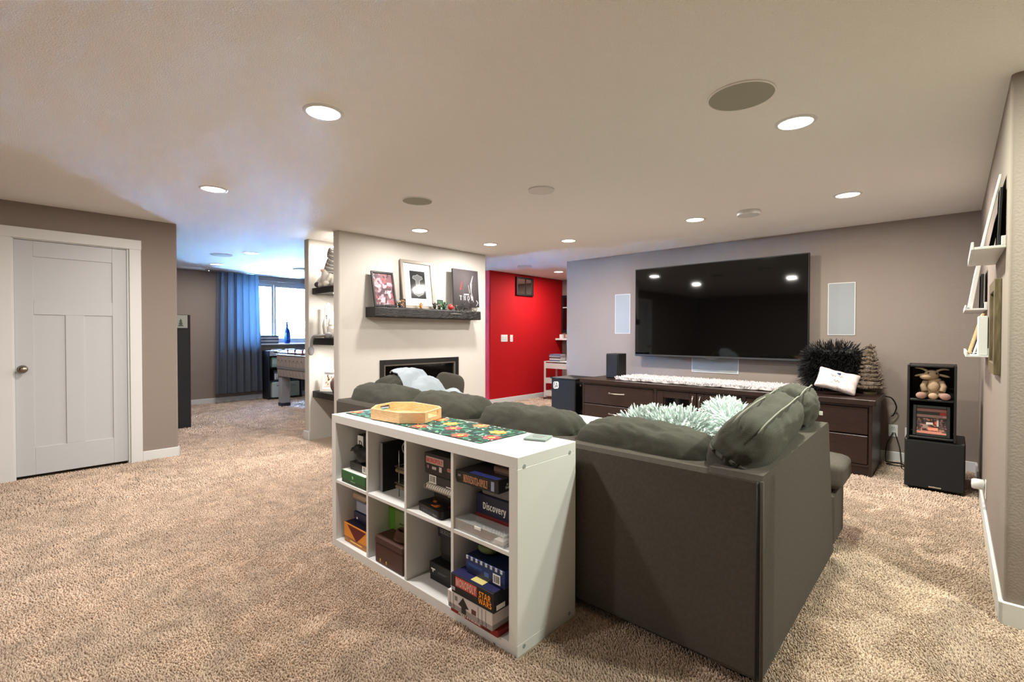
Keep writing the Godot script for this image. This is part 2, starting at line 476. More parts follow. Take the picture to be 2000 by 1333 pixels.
	st = B(); bb(st, -6.2, -1.9, 0, CEIL, -8.12, -8.0, 0); bb(st, -2.02, -1.9, 0, CEIL, -8.0, -6.1, 0)
	struct("wall_hall", st, M.greige)
	# games room: window wall and side wall
	st = B()
	bb(st, -9.95, -9.7, 0, CEIL, -3.02, -0.9, 0); bb(st, -9.95, -9.7, 0, CEIL, -6.02, -4.50, 0)
	bb(st, -9.95, -9.7, 0, 1.055, -4.50, -3.02, 0); bb(st, -9.95, -9.7, 2.26, CEIL, -4.50, -3.02, 0)
	struct("wall_window", st, M.greige)
	st = B(); bb(st, -9.95, -5.92, 0, CEIL, -1.04, -0.99, 0)
	struct("wall_games_side", st, M.greige)
	# behind the camera: back wall and side wall
	st = B(); bb(st, -5.92, 3.5, 0, CEIL, 3.0, 3.15, 0)
	struct("wall_back", st, M.greige)
	st = B(); bb(st, 3.35, 3.5, 0, CEIL, -2.95, 3.15, 0)
	struct("wall_side", st, M.greige)
	# windows
	var w := window_of("window_1", 1.48, 1.205)
	w.position = Vector3(-9.80, 1.055, -3.76); w.rotation.y = PI / 2
	st = B(); bb(st, -9.74, -9.60, 1.035, 1.06, -4.55, -2.97, 0.004)
	struct("trim_1", st, M.white)
	# window well outside, corrugated
	st = B(); soft(st, 0)
	var prev := []
	for i in 73:
		var a := PI * i / 72.0
		var r := 0.95 + 0.018 * sin(i * PI / 2 + 0.5)
		var p := Vector3(-9.96 - r * sin(a), 0.0, -3.67 - r * cos(a))
		if i > 0:
			tri(st, prev[0], p, p + Vector3(0, 1.25, 0)); tri(st, prev[0], p + Vector3(0, 1.25, 0), prev[0] + Vector3(0, 1.25, 0))
		prev = [p]
	var ww := put("window_well", st, M.lacquer)
	tag(ww, "white corrugated well liner outside the games room window", "window well")
	st = B(); bb(st, -10.7, -9.96, 0.5, 0.6, -4.2, -3.1, 0)
	tag(put("gravel_bed", st, M.lacquer), "pale gravel bed at the bottom of the window well", "gravel")

func window_of(n: String, w: float, h: float) -> Node3D:
	var o := Node3D.new(); o.name = n; add_child(o); o.set_meta("kind", "structure")
	var st := B()
	var T := Transform3D(Basis.IDENTITY, Vector3(0, h / 2, 0))
	ring(st, w, h, 0.06, -0.04, 0.04, 0.004, T)
	put("window_frame", st, M.white, o)
	for s in [-1.0, 1.0]:
		st = B()
		ring(st, w / 2 - 0.05, h - 0.12, 0.045, -0.02, 0.02, 0.003, Transform3D(Basis.IDENTITY, Vector3(s * (w / 4 - 0.027), h / 2, 0.012 * s)))
		var sash := put("sash", st, M.white, o)
		st = B(); bx(st, Vector3(s * (w / 4 - 0.027), h / 2, 0.012 * s), Vector3(w / 2 - 0.14, h - 0.21, 0.004), 0)
		put("pane", st, M.glass, sash)
	return o

# ================= lamps and ceiling fittings
func lamps() -> void:
	var g := "recessed ceiling lights"
	var spots := [
		[-2.33, -1.14, "recessed ceiling light above the white cube bookcase", 1.0],
		[-0.62, -2.86, "recessed ceiling light beside the large round speaker grille", 1.25, Color(0.97, 0.99, 0.91)],
		[-4.18, -1.17, "recessed ceiling light nearest the white paneled door", 1.0],
		[-4.21, -3.12, "recessed ceiling light in front of the mantel shelf", 0.5],
		[-4.22, -4.19, "recessed ceiling light near the far end of the fireplace wall", 0.7],
		[-3.37, -4.65, "recessed ceiling light over the corner by the black speaker box", 1.0],
		[-1.85, -4.62, "recessed ceiling light in front of the wall screen", 1.0],
		[-0.63, -4.61, "recessed ceiling light over the black cube shelf corner", 1.0],
		[-7.10, -2.43, "larger of the two recessed lights in the games room ceiling", 0.45],
		[-8.65, -2.45, "recessed light nearest the long curtain in the games room", 0.45],
		[-5.184, -6.858, "recessed ceiling light in the hall by the red wall", 1.0],
		[-2.33, 1.3, "recessed ceiling light behind the camera", 1.0],
		[0.9, -2.4, "recessed ceiling light beyond the right wall corner", 1.9, Color(0.97, 0.99, 0.92)],
	]
	for s in spots:
		var o := thing("recessed_light", s[2], "ceiling light", Vector3(s[0], CEIL, s[1]), 0, g)
		var st := B(); lathe(st, [Vector2(0.078, -0.002), Vector2(0.082, -0.009), Vector2(0.094, -0.006), Vector2(0.098, -0.0005)], 32)
		put("trim_ring", st, M.white, o)
		st = B(); lathe(st, [Vector2(0, -0.006), Vector2(0.079, -0.0055), Vector2(0.079, -0.0055), Vector2(0.079, -0.001), Vector2(0, -0.001)], 32)
		put("lens", st, M.lens, o)
		var l := AreaLight3D.new(); l.name = "glow"; o.add_child(l, true)
		l.area_size = Vector2(0.13, 0.13); l.rotation.x = -PI / 2; l.position.y = -0.012
		l.light_color = s[4] if s.size() > 4 else LIGHT_COLOR; l.light_energy = 4.0 * s[3]; l.shadow_enabled = true
		l.area_range = 12.0; l.area_attenuation = 2.0
	# in-ceiling speakers, vent discs
	var disc := func(n, x, z, r, label, cat, m, drop):
		var o := thing(n, label, cat, Vector3(x, CEIL, z), 0, "")
		var st := B(); lathe(st, [Vector2(r, 0), Vector2(r, -drop), Vector2(r, -drop), Vector2(r * 0.965, -drop - 0.002), Vector2(r * 0.965, -drop - 0.002), Vector2(r * 0.955, -drop + 0.001)], 40)
		var rev := put("rim", st, M.ceil if m == M.grille else M.white, o)
		st = B(); lathe(st, [Vector2(0, -drop - 0.0015), Vector2(r * 0.96, -drop - 0.0005), Vector2(r * 0.96, -drop - 0.0005), Vector2(r * 0.96, 0)], 40)
		put("grille", st, m, o)
	disc.call("ceiling_speaker", -0.739, -2.372, 0.145, "large round grey speaker grille set flush in the ceiling", "speaker", M.grille, 0.006)
	disc.call("ceiling_speaker", -3.293, -2.416, 0.125, "round grey ceiling speaker grille out in front of the fireplace", "speaker", M.grille, 0.006)
	disc.call("ceiling_speaker", -7.59, -2.212, 0.14, "round grey speaker grille in the games room ceiling", "speaker", M.grille, 0.006)
	disc.call("ceiling_speaker", -8.253, -3.625, 0.13, "grey speaker grille in the games room ceiling near the window", "speaker", M.grille, 0.02)
	disc.call("ceiling_plate", -2.345, -2.879, 0.10, "blank white cover plate in the middle of the ceiling", "cover plate", M.white, 0.008)
	disc.call("smoke_detector", -1.373, -4.64, 0.095, "white smoke detector on the ceiling before the wall screen", "smoke detector", M.white, 0.035)
	disc.call("ceiling_vent", -5.163, -5.92, 0.12, "round white vent on the ceiling at the hall entrance", "vent", M.white, 0.02)

# ================= white cube bookcase and what stands on it
func bookcase() -> void:
	var x0 := -2.695; var x1 := -1.222; var z0 := -1.745; var z1 := -1.36; var H := 0.776
	var o := thing("cube_bookcase", "white eight-cube bookcase standing behind the grey sectional", "bookcase", Vector3((x0 + x1) / 2, 0, (z0 + z1) / 2))
	var off := -o.position
	var pt := func(n, a, b, c, d, e, f, bev := 0.0015):
		var m := box(n, a, b, c, d, e, f, M.lacquer, o, bev); m.position = off
		return m
	pt.call("top_panel", x0, x1, H - 0.046, H, z0, z1)
	pt.call("bottom_panel", x0, x1, 0.0, 0.046, z0, z1)
	pt.call("side_panel", x0, x0 + 0.045, 0.046, H - 0.046, z0, z1)
	var rs = pt.call("side_panel", x1 - 0.045, x1, 0.046, H - 0.046, z0, z1)
	for dx in [-2.309, -1.959, -1.609]: pt.call("divider", dx - 0.009, dx + 0.009, 0.046, H - 0.046, z0, z1 - 0.002)
	for c in [[-2.65, -2.318], [-2.30, -1.968], [-1.95, -1.618], [-1.60, -1.267]]: pt.call("shelf", c[0], c[1], 0.380, 0.398, z0, z1 - 0.002)
	for q in [[-1.40, 0.735], [-1.70, 0.735], [-1.40, 0.03], [-1.70, 0.03]]:
		var st := B(); cyl(st, 0.0085, -0.001, 0.0012, 16, Transform3D(Basis(Vector3(0, 0, 1), -PI / 2), Vector3(x1, q[1], q[0])))
		put("screw_cap", st, M.speaker_white, o).position = off
	# floral runner
	var st := B()
	var T := 0.7775
	sheet(st, 48, 12, func(u, v): return Vector3(lerpf(-2.66, -1.495, u), T + 0.0022 + 0.0012 * sin(u * 40 + v * 5) * sin(v * 9 + u * 17), lerpf(-1.425, -1.735, v)), 0.0016)
	var runner := put("table_runner", st, floral())
	tag(runner, "dark green floral table runner with orange and red blooms on the white bookcase", "table runner")
	# octagonal tray
	tray()
	# coaster
	var c := thing("coaster", "square grey slate coaster alone on the bare end of the bookcase top", "coaster", Vector3(-1.377, 0.7765, -1.672), 0.35)
	st = B(); bx(st, Vector3(0, 0.005, 0), Vector3(0.105, 0.008, 0.105), 0.002)
	put("slab", st, bumped(mt(Color(0.55, 0.61, 0.59), 0.8), M.fine, 20, 0.8), c)
	for k in 3: box("print", -0.035 + 0.008 * k, 0.035 - 0.006 * k, 0.0085, 0.0095, -0.028 + 0.02 * k, -0.019 + 0.02 * k, M.grey, c, 0.0)

func floral() -> StandardMaterial3D:
	var W := 1024; var Hh := 280
	var im := Image.create(W, Hh, false, Image.FORMAT_RGB8)
	im.fill(Color(0.05, 0.17, 0.13))
	var r := RandomNumberGenerator.new(); r.seed = 77
	var leaf := func(cx: float, cy: float, L: float, w: float, a: float, col: Color):
		for y in range(int(cy - L), int(cy + L)):
			for x in range(int(cx - L), int(cx + L)):
				if x < 0 or y < 0 or x >= W or y >= Hh: continue
				var d := Vector2(x - cx, y - cy).rotated(-a)
				if absf(d.x) < L and absf(d.y) < w * (1.0 - pow(d.x / L, 2)):
					var k := 0.75 + 0.25 * (1.0 if d.y > 0 else 0.6) + (0.25 if absf(d.y) < 0.9 else 0.0)
					im.set_pixel(x, y, col * k)
	var greens := [Color(0.10, 0.36, 0.26), Color(0.16, 0.44, 0.33), Color(0.08, 0.28, 0.22), Color(0.30, 0.55, 0.46), Color(0.05, 0.20, 0.24)]
	for i in 420: leaf.call(r.randf() * W, r.randf() * Hh, r.randf_range(14, 34), r.randf_range(5, 10), r.randf() * TAU, greens[r.randi() % 5])
	for i in 240: leaf.call(r.randf() * W, r.randf() * Hh, r.randf_range(6, 12), r.randf_range(3, 5), r.randf() * TAU, Color(0.72, 0.80, 0.74) if i % 2 else Color(0.42, 0.62, 0.56))
	for i in 15:
		var cx := (i + 0.5) * W / 15.0 + r.randf_range(-15, 15); var cy: float = [60, 195, 120, 235][i % 4] + r.randf_range(-20, 20)
		var c1: Color = [Color(0.90, 0.22, 0.14), Color(0.96, 0.60, 0.22), Color(0.78, 0.16, 0.22), Color(0.95, 0.42, 0.24)][i % 4]
		for k in 7: leaf.call(cx + 17 * cos(k * TAU / 7), cy + 17 * sin(k * TAU / 7), 26, 16, k * TAU / 7, c1.lightened(0.12 * (k % 3)))
		for k in 5: leaf.call(cx + 7 * cos(k * TAU / 5), cy + 7 * sin(k * TAU / 5), 11, 8, k * TAU / 5, Color(0.98, 0.72, 0.38))
		leaf.call(cx, cy, 4, 4, 0, Color(0.35, 0.10, 0.08))
	for i in 30: leaf.call(r.randf() * W, Hh - 6.0 * r.randf(), 10, 5, r.randf() * 0.6, Color(0.80, 0.85, 0.80))
	return img_mat(im, 0.85)

func tray() -> void:
	var o := thing("serving_tray", "octagonal pale wooden tray with slot handles lying on the floral runner", "tray", Vector3(-2.245, 0.7815, -1.575))
	# octagon, counter-clockwise seen from above, relative to the base
	var P := [Vector2(-0.11, 0.155), Vector2(0.125, 0.135), Vector2(0.215, 0.045), Vector2(0.145, -0.12), Vector2(0.095, -0.147), Vector2(-0.145, -0.147), Vector2(-0.235, -0.06), Vector2(-0.20, 0.07)]
	var st := B()
	var bot := []
	for p in P: bot.append(Vector2(p.x * 0.985, -p.y * 0.985))
	prism(st, bot, 0.0, 0.006, Transform3D(Basis(Vector3(1, 0, 0), -PI / 2), Vector3.ZERO))
	put("base", st, M.pine, o)
	for i in 8:
		var a: Vector2 = P[i]; var b: Vector2 = P[(i + 1) % 8]
		var d := b - a; var L := d.length(); var mid := (a + b) / 2
		var T := Transform3D(Basis(Vector3(0, 1, 0), -d.angle()), Vector3(mid.x, 0, mid.y))
		st = B()
		if i == 2 or i == 6:
			var s := minf(L * 0.30, 0.055)
			bx(st, Vector3(0, 0.011, 0), Vector3(L, 0.022, 0.010), 0.001, T); bx(st, Vector3(0, 0.0525, 0), Vector3(L, 0.011, 0.010), 0.001, T)
			for e in [-1.0, 1.0]: bx(st, Vector3(e * (s + (L / 2 - s) / 2), 0.0345, 0), Vector3(L / 2 - s, 0.025, 0.010), 0.0, T)
		else:
			bx(st, Vector3(0, 0.029, 0), Vector3(L + 0.004, 0.058, 0.010), 0.001, T)
		put("side", st, M.pine, o)

# ---- a game box: body, coloured front print, lettering made by the caller
func carton(n: String, label: String, cat: String, x0: float, x1: float, y0: float, y1: float, z0: float, z1: float, col: Color, ry := 0.0, top := Color(-1, 0, 0), rough := 0.45) -> Node3D:
	var o := thing(n, label, cat, Vector3((x0 + x1) / 2, y0, (z0 + z1) / 2), ry)
	var w := x1 - x0; var h := y1 - y0; var d := z1 - z0
	var lip := h * 0.7 if h > 0.03 else h
	var st := B(); bb(st, -w / 2 + 0.002, w / 2 - 0.002, 0, h * 0.5, -d / 2 + 0.002, d / 2 - 0.002, 0.002)
	put("tray", st, mt(col.darkened(0.25), rough), o)
	st = B(); bb(st, -w / 2, w / 2, h - lip, h, -d / 2, d / 2, 0.002)
	put("lid", st, mt(col, rough), o)
	if top.r >= 0.0:
		st = B(); flat(st); bb(st, -w / 2 + 0.004, w / 2 - 0.004, h, h + 0.0008, -d / 2 + 0.004, d / 2 - 0.004, 0.0)
		put("top_print", st, mt(top, rough), o)
	o.set_meta("w", w); o.set_meta("h", h); o.set_meta("d", d)
	return o

# patch of print on the front (+z) of a carton at fractions of its face
func patch(o: Node3D, fx0: float, fx1: float, fy0: float, fy1: float, col, n := "print", lift := 0.0006) -> void:
	var w: float = o.get_meta("w"); var h: float = o.get_meta("h"); var d: float = o.get_meta("d")
	var st := B()
	bb(st, (fx0 - 0.5) * w, (fx1 - 0.5) * w, fy0 * h, fy1 * h, d / 2 - 0.001, d / 2 + lift, 0.0)
	put(n, st, col if col is Material else mt(col, 0.5), o)

func fwords(o: Node3D, s: String, fx0: float, fx1: float, fy0: float, fy1: float, m: Material, serif := false, lift := 0.0012) -> void:
	var w: float = o.get_meta("w"); var h: float = o.get_meta("h"); var d: float = o.get_meta("d")
	words(s, (fx1 - fx0) * w, (fy1 - fy0) * h, Vector3(((fx0 + fx1) / 2 - 0.5) * w, (fy0 + fy1) / 2 * h, d / 2 + lift), m, o, 0, serif)

func barcode(o: Node3D, fx0: float, fx1: float, fy0: float, fy1: float) -> void:
	patch(o, fx0, fx1, fy0, fy1, M.paper, "barcode_label", 0.0008)
	var w: float = o.get_meta("w"); var h: float = o.get_meta("h"); var d: float = o.get_meta("d")
	var st := B()
	var r := RandomNumberGenerator.new(); r.seed = 3
	for i in 9:
		var f := lerpf(fx0, fx1, 0.12 + i * 0.088)
		bb(st, (f - 0.5) * w, (f - 0.5) * w + (fx1 - fx0) * w * r.randf_range(0.02, 0.06), lerpf(fy0, fy1, 0.15) * h, lerpf(fy0, fy1, 0.88) * h, d / 2, d / 2 + 0.0011, 0.0)
	put("barcode", st, M.black, o)

func speckle(w: int, h: int, cols: Array, n: int, rmin: float, rmax: float, sd: int) -> StandardMaterial3D:
	var im := Image.create(w, h, false, Image.FORMAT_RGB8); im.fill(cols[0])
	var r := RandomNumberGenerator.new(); r.seed = sd
	for i in n:
		var c := Vector2(r.randf() * w, r.randf() * h); var q := r.randf_range(rmin, rmax); var a := r.randf() * PI; var e := r.randf_range(0.25, 0.8)
		var col: Color = cols[1 + r.randi() % (cols.size() - 1)]
		for y in range(int(c.y - q), int(c.y + q) + 1):
			for x in range(int(c.x - q), int(c.x + q) + 1):
				if x < 0 or y < 0 or x >= w or y >= h: continue
				var d := (Vector2(x, y) - c).rotated(a)
				if Vector2(d.x, d.y / e).length() < q: im.set_pixel(x, y, col)
	return img_mat(im, 0.5)

func games() -> void:
	var st: SurfaceTool
	# top cell nearest the door
	var o := carton("game_box", "green card game box with a white lid in the far end top cube", "game box", -2.595, -2.335, 0.3985, 0.468, -1.48, -1.366, Color(0.05, 0.36, 0.17), 0, Color(0.92, 0.92, 0.90))
	st = B(); lathe(st, [Vector2(0, 0), Vector2(0.012, 0), Vector2(0.012, 0.001), Vector2(0, 0.001)], 3, Transform3D(Basis(Vector3(1, 0, 0), PI / 2), Vector3(0, 0.042, 0.0575)))
	put("emblem", st, mt(Color(0.55, 0.75, 0.55)), o)
	patch(o, 0.40, 0.60, 0.26, 0.31, Color(0.45, 0.66, 0.47))
	o = carton("game_box", "small black game box with a barcode label lying on the green game box", "game box", -2.56, -2.33, 0.4695, 0.515, -1.478, -1.40, Color(0.05, 0.05, 0.055))
	barcode(o, 0.60, 0.98, 0.1, 0.9)
	o = carton("game_box", "tall black and white game box with a D behind the bird figure", "game box", -2.62, -2.335, 0.3985, 0.648, -1.66, -1.485, Color(0.075, 0.075, 0.08))
	patch(o, 0.0, 0.22, 0.02, 0.98, M.paper); fwords(o, "D", 0.04, 0.18, 0.66, 0.86, M.black, true)
	patch(o, 0.02, 0.20, 0.30, 0.50, speckle(64, 64, [Color(0.9, 0.9, 0.88), Color(0.1, 0.1, 0.1), Color(0.3, 0.3, 0.3)], 40, 3, 8, 4), "print", 0.001)
	patch(o, 0.27, 0.95, 0.08, 0.95, speckle(128, 128, [Color(0.10, 0.10, 0.105), Color(0.28, 0.28, 0.28), Color(0.04, 0.04, 0.04), Color(0.2, 0.19, 0.18)], 60, 5, 18, 5), "cover_print")
	# bird figure
	o = thing("bird_figure", "glossy black bird figure with a long beak perched on the small black game box", "figurine", Vector3(-2.45, 0.516, -1.43))
	st = B(); ball(st, Vector3(0, 0.045, 0), Vector3(0.065, 0.044, 0.040), 8); ball(st, Vector3(-0.065, 0.068, 0), Vector3(0.034, 0.030, 0.028), 6)
	tube(st, [Vector3(0.05, 0.045, 0), Vector3(0.11, 0.03, 0)], [0.022, 0.008], 8); put("body", st, M.blackfur, o)
	st = B(); tube(st, [Vector3(-0.09, 0.07, 0), Vector3(-0.125, 0.060, 0.004), Vector3(-0.145, 0.046, 0.006)], [0.016, 0.010, 0.002], 8); put("beak", st, M.blackgloss, o)
	for s in [-1.0, 1.0]:
		st = B(); tube(st, [Vector3(0.0, 0.01, 0.015 * s), Vector3(0.0, 0.0, 0.018 * s), Vector3(-0.02, 0.001, 0.02 * s)], 0.005, 6); put("foot", st, M.blackgloss, o)
	# binder and wire stand
	o = thing("binder", "tall black binder standing on edge in a top cube", "binder", Vector3(-2.262, 0.3985, -1.565))
	box("cover", -0.013, -0.010, 0, 0.262, -0.145, 0.145, M.blackgloss, o, 0.001); box("cover", 0.010, 0.013, 0, 0.262, -0.145, 0.145, M.black, o, 0.001)
	box("spine", -0.013, 0.013, 0, 0.262, 0.142, 0.145, M.grey, o, 0.001); box("pages", -0.0095, 0.0095, 0.006, 0.256, -0.14, 0.138, M.paper, o, 0.0)
	o = thing("wire_stand", "two-tier wire stand with a woven basket shelf beside the black binder", "stand", Vector3(-2.06, 0.3985, -1.50))
	for a in 4:
		st = B(); var ca := Vector3(0.065 * (1 if a % 2 else -1), 0, 0.06 * (1 if a / 2 else -1))
		tube(st, [ca, ca + Vector3(0, 0.24, 0)], 0.003, 6); put("leg", st, M.nickel, o)
	for h in [0.045, 0.13]:
		st = B(); bb(st, -0.08, 0.08, h, h + 0.018, -0.075, 0.075, 0.004); put("basket_shelf", st, M.oak, o)
		st = B()
		for q in [[Vector3(-0.08, h + 0.03, -0.075), Vector3(0.08, h + 0.03, -0.075), Vector3(0.08, h + 0.03, 0.075), Vector3(-0.08, h + 0.03, 0.075), Vector3(-0.08, h + 0.03, -0.075)]]: tube(st, q, 0.003, 6)
		put("rail", st, M.nickel, o)
	st = B()
	var hoop := []
	for i in 17: hoop.append(Vector3(0.035 * cos(i * TAU / 16), 0.262 + 0.03 * sin(i * TAU / 16), 0.06))
	tube(st, hoop, 0.003, 6); put("handle", st, M.nickel, o)
	# third top cell
	o = thing("game_tin", "dark rounded tin with orange lid artwork in the third top cube", "tin", Vector3(-1.80, 0.3985, -1.47), -0.1)
	st = B(); prism(st, rrect(0.20, 0.165, 0.02), 0, 0.028, up_z()); put("body", st, mt(Color(0.08, 0.075, 0.075), 0.3, 0.5), o)
	st = B(); prism(st, rrect(0.206, 0.171, 0.022), 0.0285, 0.038, up_z()); var lid := put("lid", st, mt(Color(0.06, 0.055, 0.055), 0.3, 0.4), o)
	card("lid_print", 0.17, 0.13, Vector3(0, 0.0386, 0), speckle(128, 96, [Color(0.05, 0.04, 0.04), Color(0.75, 0.42, 0.12), Color(0.45, 0.10, 0.08), Color(0.08, 0.07, 0.07), Color(0.15, 0.13, 0.13)], 26, 5, 18, 9), o, 0, -PI / 2)
	card("side_print", 0.12, 0.018, Vector3(0.01, 0.014, 0.0832), speckle(96, 16, [Color(0.08, 0.075, 0.075), Color(0.5, 0.5, 0.5), Color(0.25, 0.24, 0.24)], 22, 1, 4, 6), o)
	o = carton("game_box", "dark box with small white lettering under the spiral notebook", "game box", -1.86, -1.622, 0.437, 0.512, -1.70, -1.46, Color(0.055, 0.05, 0.05))
	patch(o, 0.45, 0.55, 0.52, 0.64, Color(0.75, 0.74, 0.72)); patch(o, 0.62, 0.68, 0.54, 0.62, M.grey); patch(o, 0.74, 0.80, 0.54, 0.62, M.grey)
	o = thing("notebook", "white spiral notebook in the middle of the third cube's stack", "notebook", Vector3(-1.738, 0.513, -1.53))
	st = B(); bb(st, -0.112, 0.112, 0.001, 0.027, -0.14, 0.125, 0.002); put("pages", st, M.paper, o)
	st = B()
	for i in 15: tube(st, arc(Vector3(-0.105 + i * 0.015, 0.014, 0.128), 0.014, Vector3(0, 1, 0), Vector3(0, 0, 1), 10), 0.0016, 5)
	put("spiral", st, M.steel, o)
	o = carton("game_box", "flat black card game box with a barcode on top of the spiral notebook", "game box", -1.828, -1.622, 0.5415, 0.586, -1.66, -1.405, Color(0.09, 0.085, 0.09))
	barcode(o, 0.02, 0.27, 0.08, 0.95); patch(o, 0.28, 0.98, 0.08, 0.9, Color(0.17, 0.16, 0.17)); patch(o, 0.62, 0.98, 0.12, 0.22, M.paper, "print", 0.001)
	o = carton("game_box", "black property game box topping the third cube's stack with a red oval emblem", "game box", -1.858, -1.622, 0.587, 0.685, -1.66, -1.402, Color(0.03, 0.028, 0.028), 0, Color(0.07, 0.06, 0.05))
	patch(o, 0.06, 0.60, 0.52, 0.84, Color(0.72, 0.66, 0.62)); fwords(o, "MONOPOLY", 0.08, 0.58, 0.57, 0.79, M.letter_red)
	st = B(); cyl(st, 0.009, 0, 0.001, 12, Transform3D(Basis(Vector3(1, 0, 0), PI / 2), Vector3(-0.088, 0.034, 0.1295))); put("print", st, mt(Color(0.55, 0.40, 0.42)), o)
	patch(o, 0.25, 0.38, 0.27, 0.40, Color(0.75, 0.70, 0.70)); patch(o, 0.47, 0.55, 0.22, 0.46, Color(0.8, 0.75, 0.75))
	st = B(); lathe(st, [Vector2(0, 0), Vector2(0.024, 0), Vector2(0.024, 0.0015), Vector2(0, 0.0015)], 24, Transform3D(Basis(Vector3(1, 0, 0), PI / 2), Vector3(0.086, 0.052, 0.1285)), Vector2(1, 1.55)); put("emblem", st, mt(Color(0.45, 0.27, 0.20)), o)
	st = B(); lathe(st, [Vector2(0, 0), Vector2(0.021, 0), Vector2(0.021, 0.002), Vector2(0, 0.002)], 24, Transform3D(Basis(Vector3(1, 0, 0), PI / 2), Vector3(0.086, 0.052, 0.1285)), Vector2(1, 1.55)); put("emblem", st, mt(Color(0.22, 0.05, 0.03)), o)
	patch(o, 0.73, 0.99, 0.36, 0.52, Color(0.62, 0.52, 0.46), "print", 0.0025); fwords(o, "JURASSIC", 0.75, 0.97, 0.39, 0.49, M.letter_red, false, 0.003)
	# fourth top cell
	o = thing("clear_case", "clear plastic organiser case at the front of the fourth top cube", "case", Vector3(-1.447, 0.3985, -1.408))
	st = B(); bb(st, -0.148, 0.145, 0, 0.003, -0.04, 0.04, 0); bb(st, -0.148, -0.145, 0.003, 0.045, -0.04, 0.04, 0); bb(st, 0.142, 0.145, 0.003, 0.045, -0.04, 0.04, 0); bb(st, -0.145, 0.142, 0.003, 0.045, 0.037, 0.04, 0); bb(st, -0.145, 0.142, 0.003, 0.045, -0.04, -0.037, 0)
	put("tray", st, M.acrylic, o)
	st = B(); bb(st, -0.15, 0.147, 0.0455, 0.049, -0.042, 0.042, 0.001); put("lid", st, M.acrylic, o)
	st = B(); bb(st, -0.02, 0.02, 0.036, 0.049, 0.0425, 0.046, 0.001); put("latch", st, M.letter_white, o)
	st = B(); bb(st, 0.085, 0.135, 0.004, 0.022, -0.01, 0.034, 0.002); put("card_stack", st, M.paper, o)
	st = B(); bb(st, -0.13, 0.06, 0.004, 0.010, -0.03, 0.03, 0.001); put("mat", st, mt(Color(0.33, 0.07, 0.07), 0.7), o)
	o = carton("game_box", "navy and red game box with white lettering behind the clear plastic case", "game box", -1.557, -1.275, 0.3985, 0.545, -1.72, -1.456, Color(0.05, 0.075, 0.20), 0, Color(0.16, 0.18, 0.24))
	patch(o, 0.0, 1.0, 0.0, 0.42, Color(0.42, 0.035, 0.05)); fwords(o, "Discovery", 0.17, 0.66, 0.52, 0.80, M.letter_white)
	o = carton("game_box", "thin grey dotted box between the navy game box and the tilted black one", "game box", -1.52, -1.275, 0.546, 0.603, -1.72, -1.462, Color(0.52, 0.53, 0.55))
	patch(o, 0.0, 1.0, 0.1, 0.9, speckle(128, 16, [Color(0.5, 0.51, 0.53), Color(0.25, 0.25, 0.27), Color(0.75, 0.75, 0.76)], 120, 1, 2, 8))
	o = carton("game_box", "black state-themed property game box with tall gold letters in the fourth top cube", "game box", -1.596, -1.335, 0.604, 0.657, -1.69, -1.372, Color(0.06, 0.05, 0.065), 0, Color(0.19, 0.16, 0.16))
	fwords(o, "MINNESOTA-OPOLY", 0.20, 0.77, 0.22, 0.80, mt(Color(0.78, 0.56, 0.42), 0.5), true); patch(o, 0.84, 0.91, 0.14, 0.86, Color(0.55, 0.60, 0.70)); patch(o, 0.06, 0.13, 0.55, 0.72, Color(0.5, 0.45, 0.45))
	words("A PROPERTY", 0.085, 0.010, Vector3(0.1315, 0.032, 0.07), M.letter_white, o, PI / 2); words("TRADING GAME", 0.10, 0.010, Vector3(0.1315, 0.019, 0.07), M.letter_white, o, PI / 2)
	st = B(); bb(st, -0.05, 0.115, 0.0535, 0.0545, 0.12, 0.152, 0); put("top_print", st, mt(Color(0.35, 0.42, 0.85), 0.4), o)
	o = carton("game_box", "small tan box lying on the black state-themed game box", "game box", -1.43, -1.272, 0.6588, 0.690, -1.62, -1.44, Color(0.50, 0.40, 0.33))
	# bottom cells
	o = carton("game_box", "orange game box with a dark red pointed emblem in a bottom cube", "game box", -2.60, -2.322, 0.0465, 0.158, -1.60, -1.385, Color(0.88, 0.55, 0.10), 0, Color(0.16, 0.14, 0.26))
	st = B(); prism(st, [Vector2(-0.10, 0.105), Vector2(0.10, 0.105), Vector2(0.03, 0.05), Vector2(0.0, 0.028), Vector2(-0.03, 0.05)], 0.107, 0.1085); put("emblem", st, mt(Color(0.38, 0.06, 0.07)), o)
	patch(o, 0.25, 0.70, 0.14, 0.18, Color(0.98, 0.80, 0.45))
	o = carton("game_box", "deep blue game box on the orange one", "game box", -2.57, -2.322, 0.1596, 0.215, -1.64, -1.43, Color(0.07, 0.09, 0.24), 0.0)
	patch(o, 0.12, 0.18, 0.3, 0.5, M.letter_white)
	o = carton("game_box", "pale blue and cream patterned box above the deep blue one", "game box", -2.56, -2.322, 0.216, 0.275, -1.64, -1.44, Color(0.40, 0.46, 0.60))
	patch(o, 0.02, 0.98, 0.05, 0.95, speckle(96, 32, [Color(0.55, 0.58, 0.66), Color(0.85, 0.76, 0.58), Color(0.30, 0.36, 0.58), Color(0.8, 0.8, 0.78)], 50, 2, 7, 14))
	o = carton("game_box", "beige box with a brown stripe topping the far end's bottom stack", "game box", -2.60, -2.322, 0.2756, 0.312, -1.66, -1.44, Color(0.62, 0.55, 0.45)); patch(o, 0.5, 1.0, 0.1, 0.45, Color(0.35, 0.16, 0.10))
	o = carton("game_box", "lime green game box standing upright behind the brown leather-look box", "game box", -2.296, -2.05, 0.0465, 0.305, -1.69, -1.49, Color(0.42, 0.50, 0.30))
	patch(o, 0.0, 0.24, 0.0, 1.0, Color(0.30, 0.50, 0.09)); patch(o, 0.40, 0.90, 0.66, 0.70, Color(0.25, 0.33, 0.15))
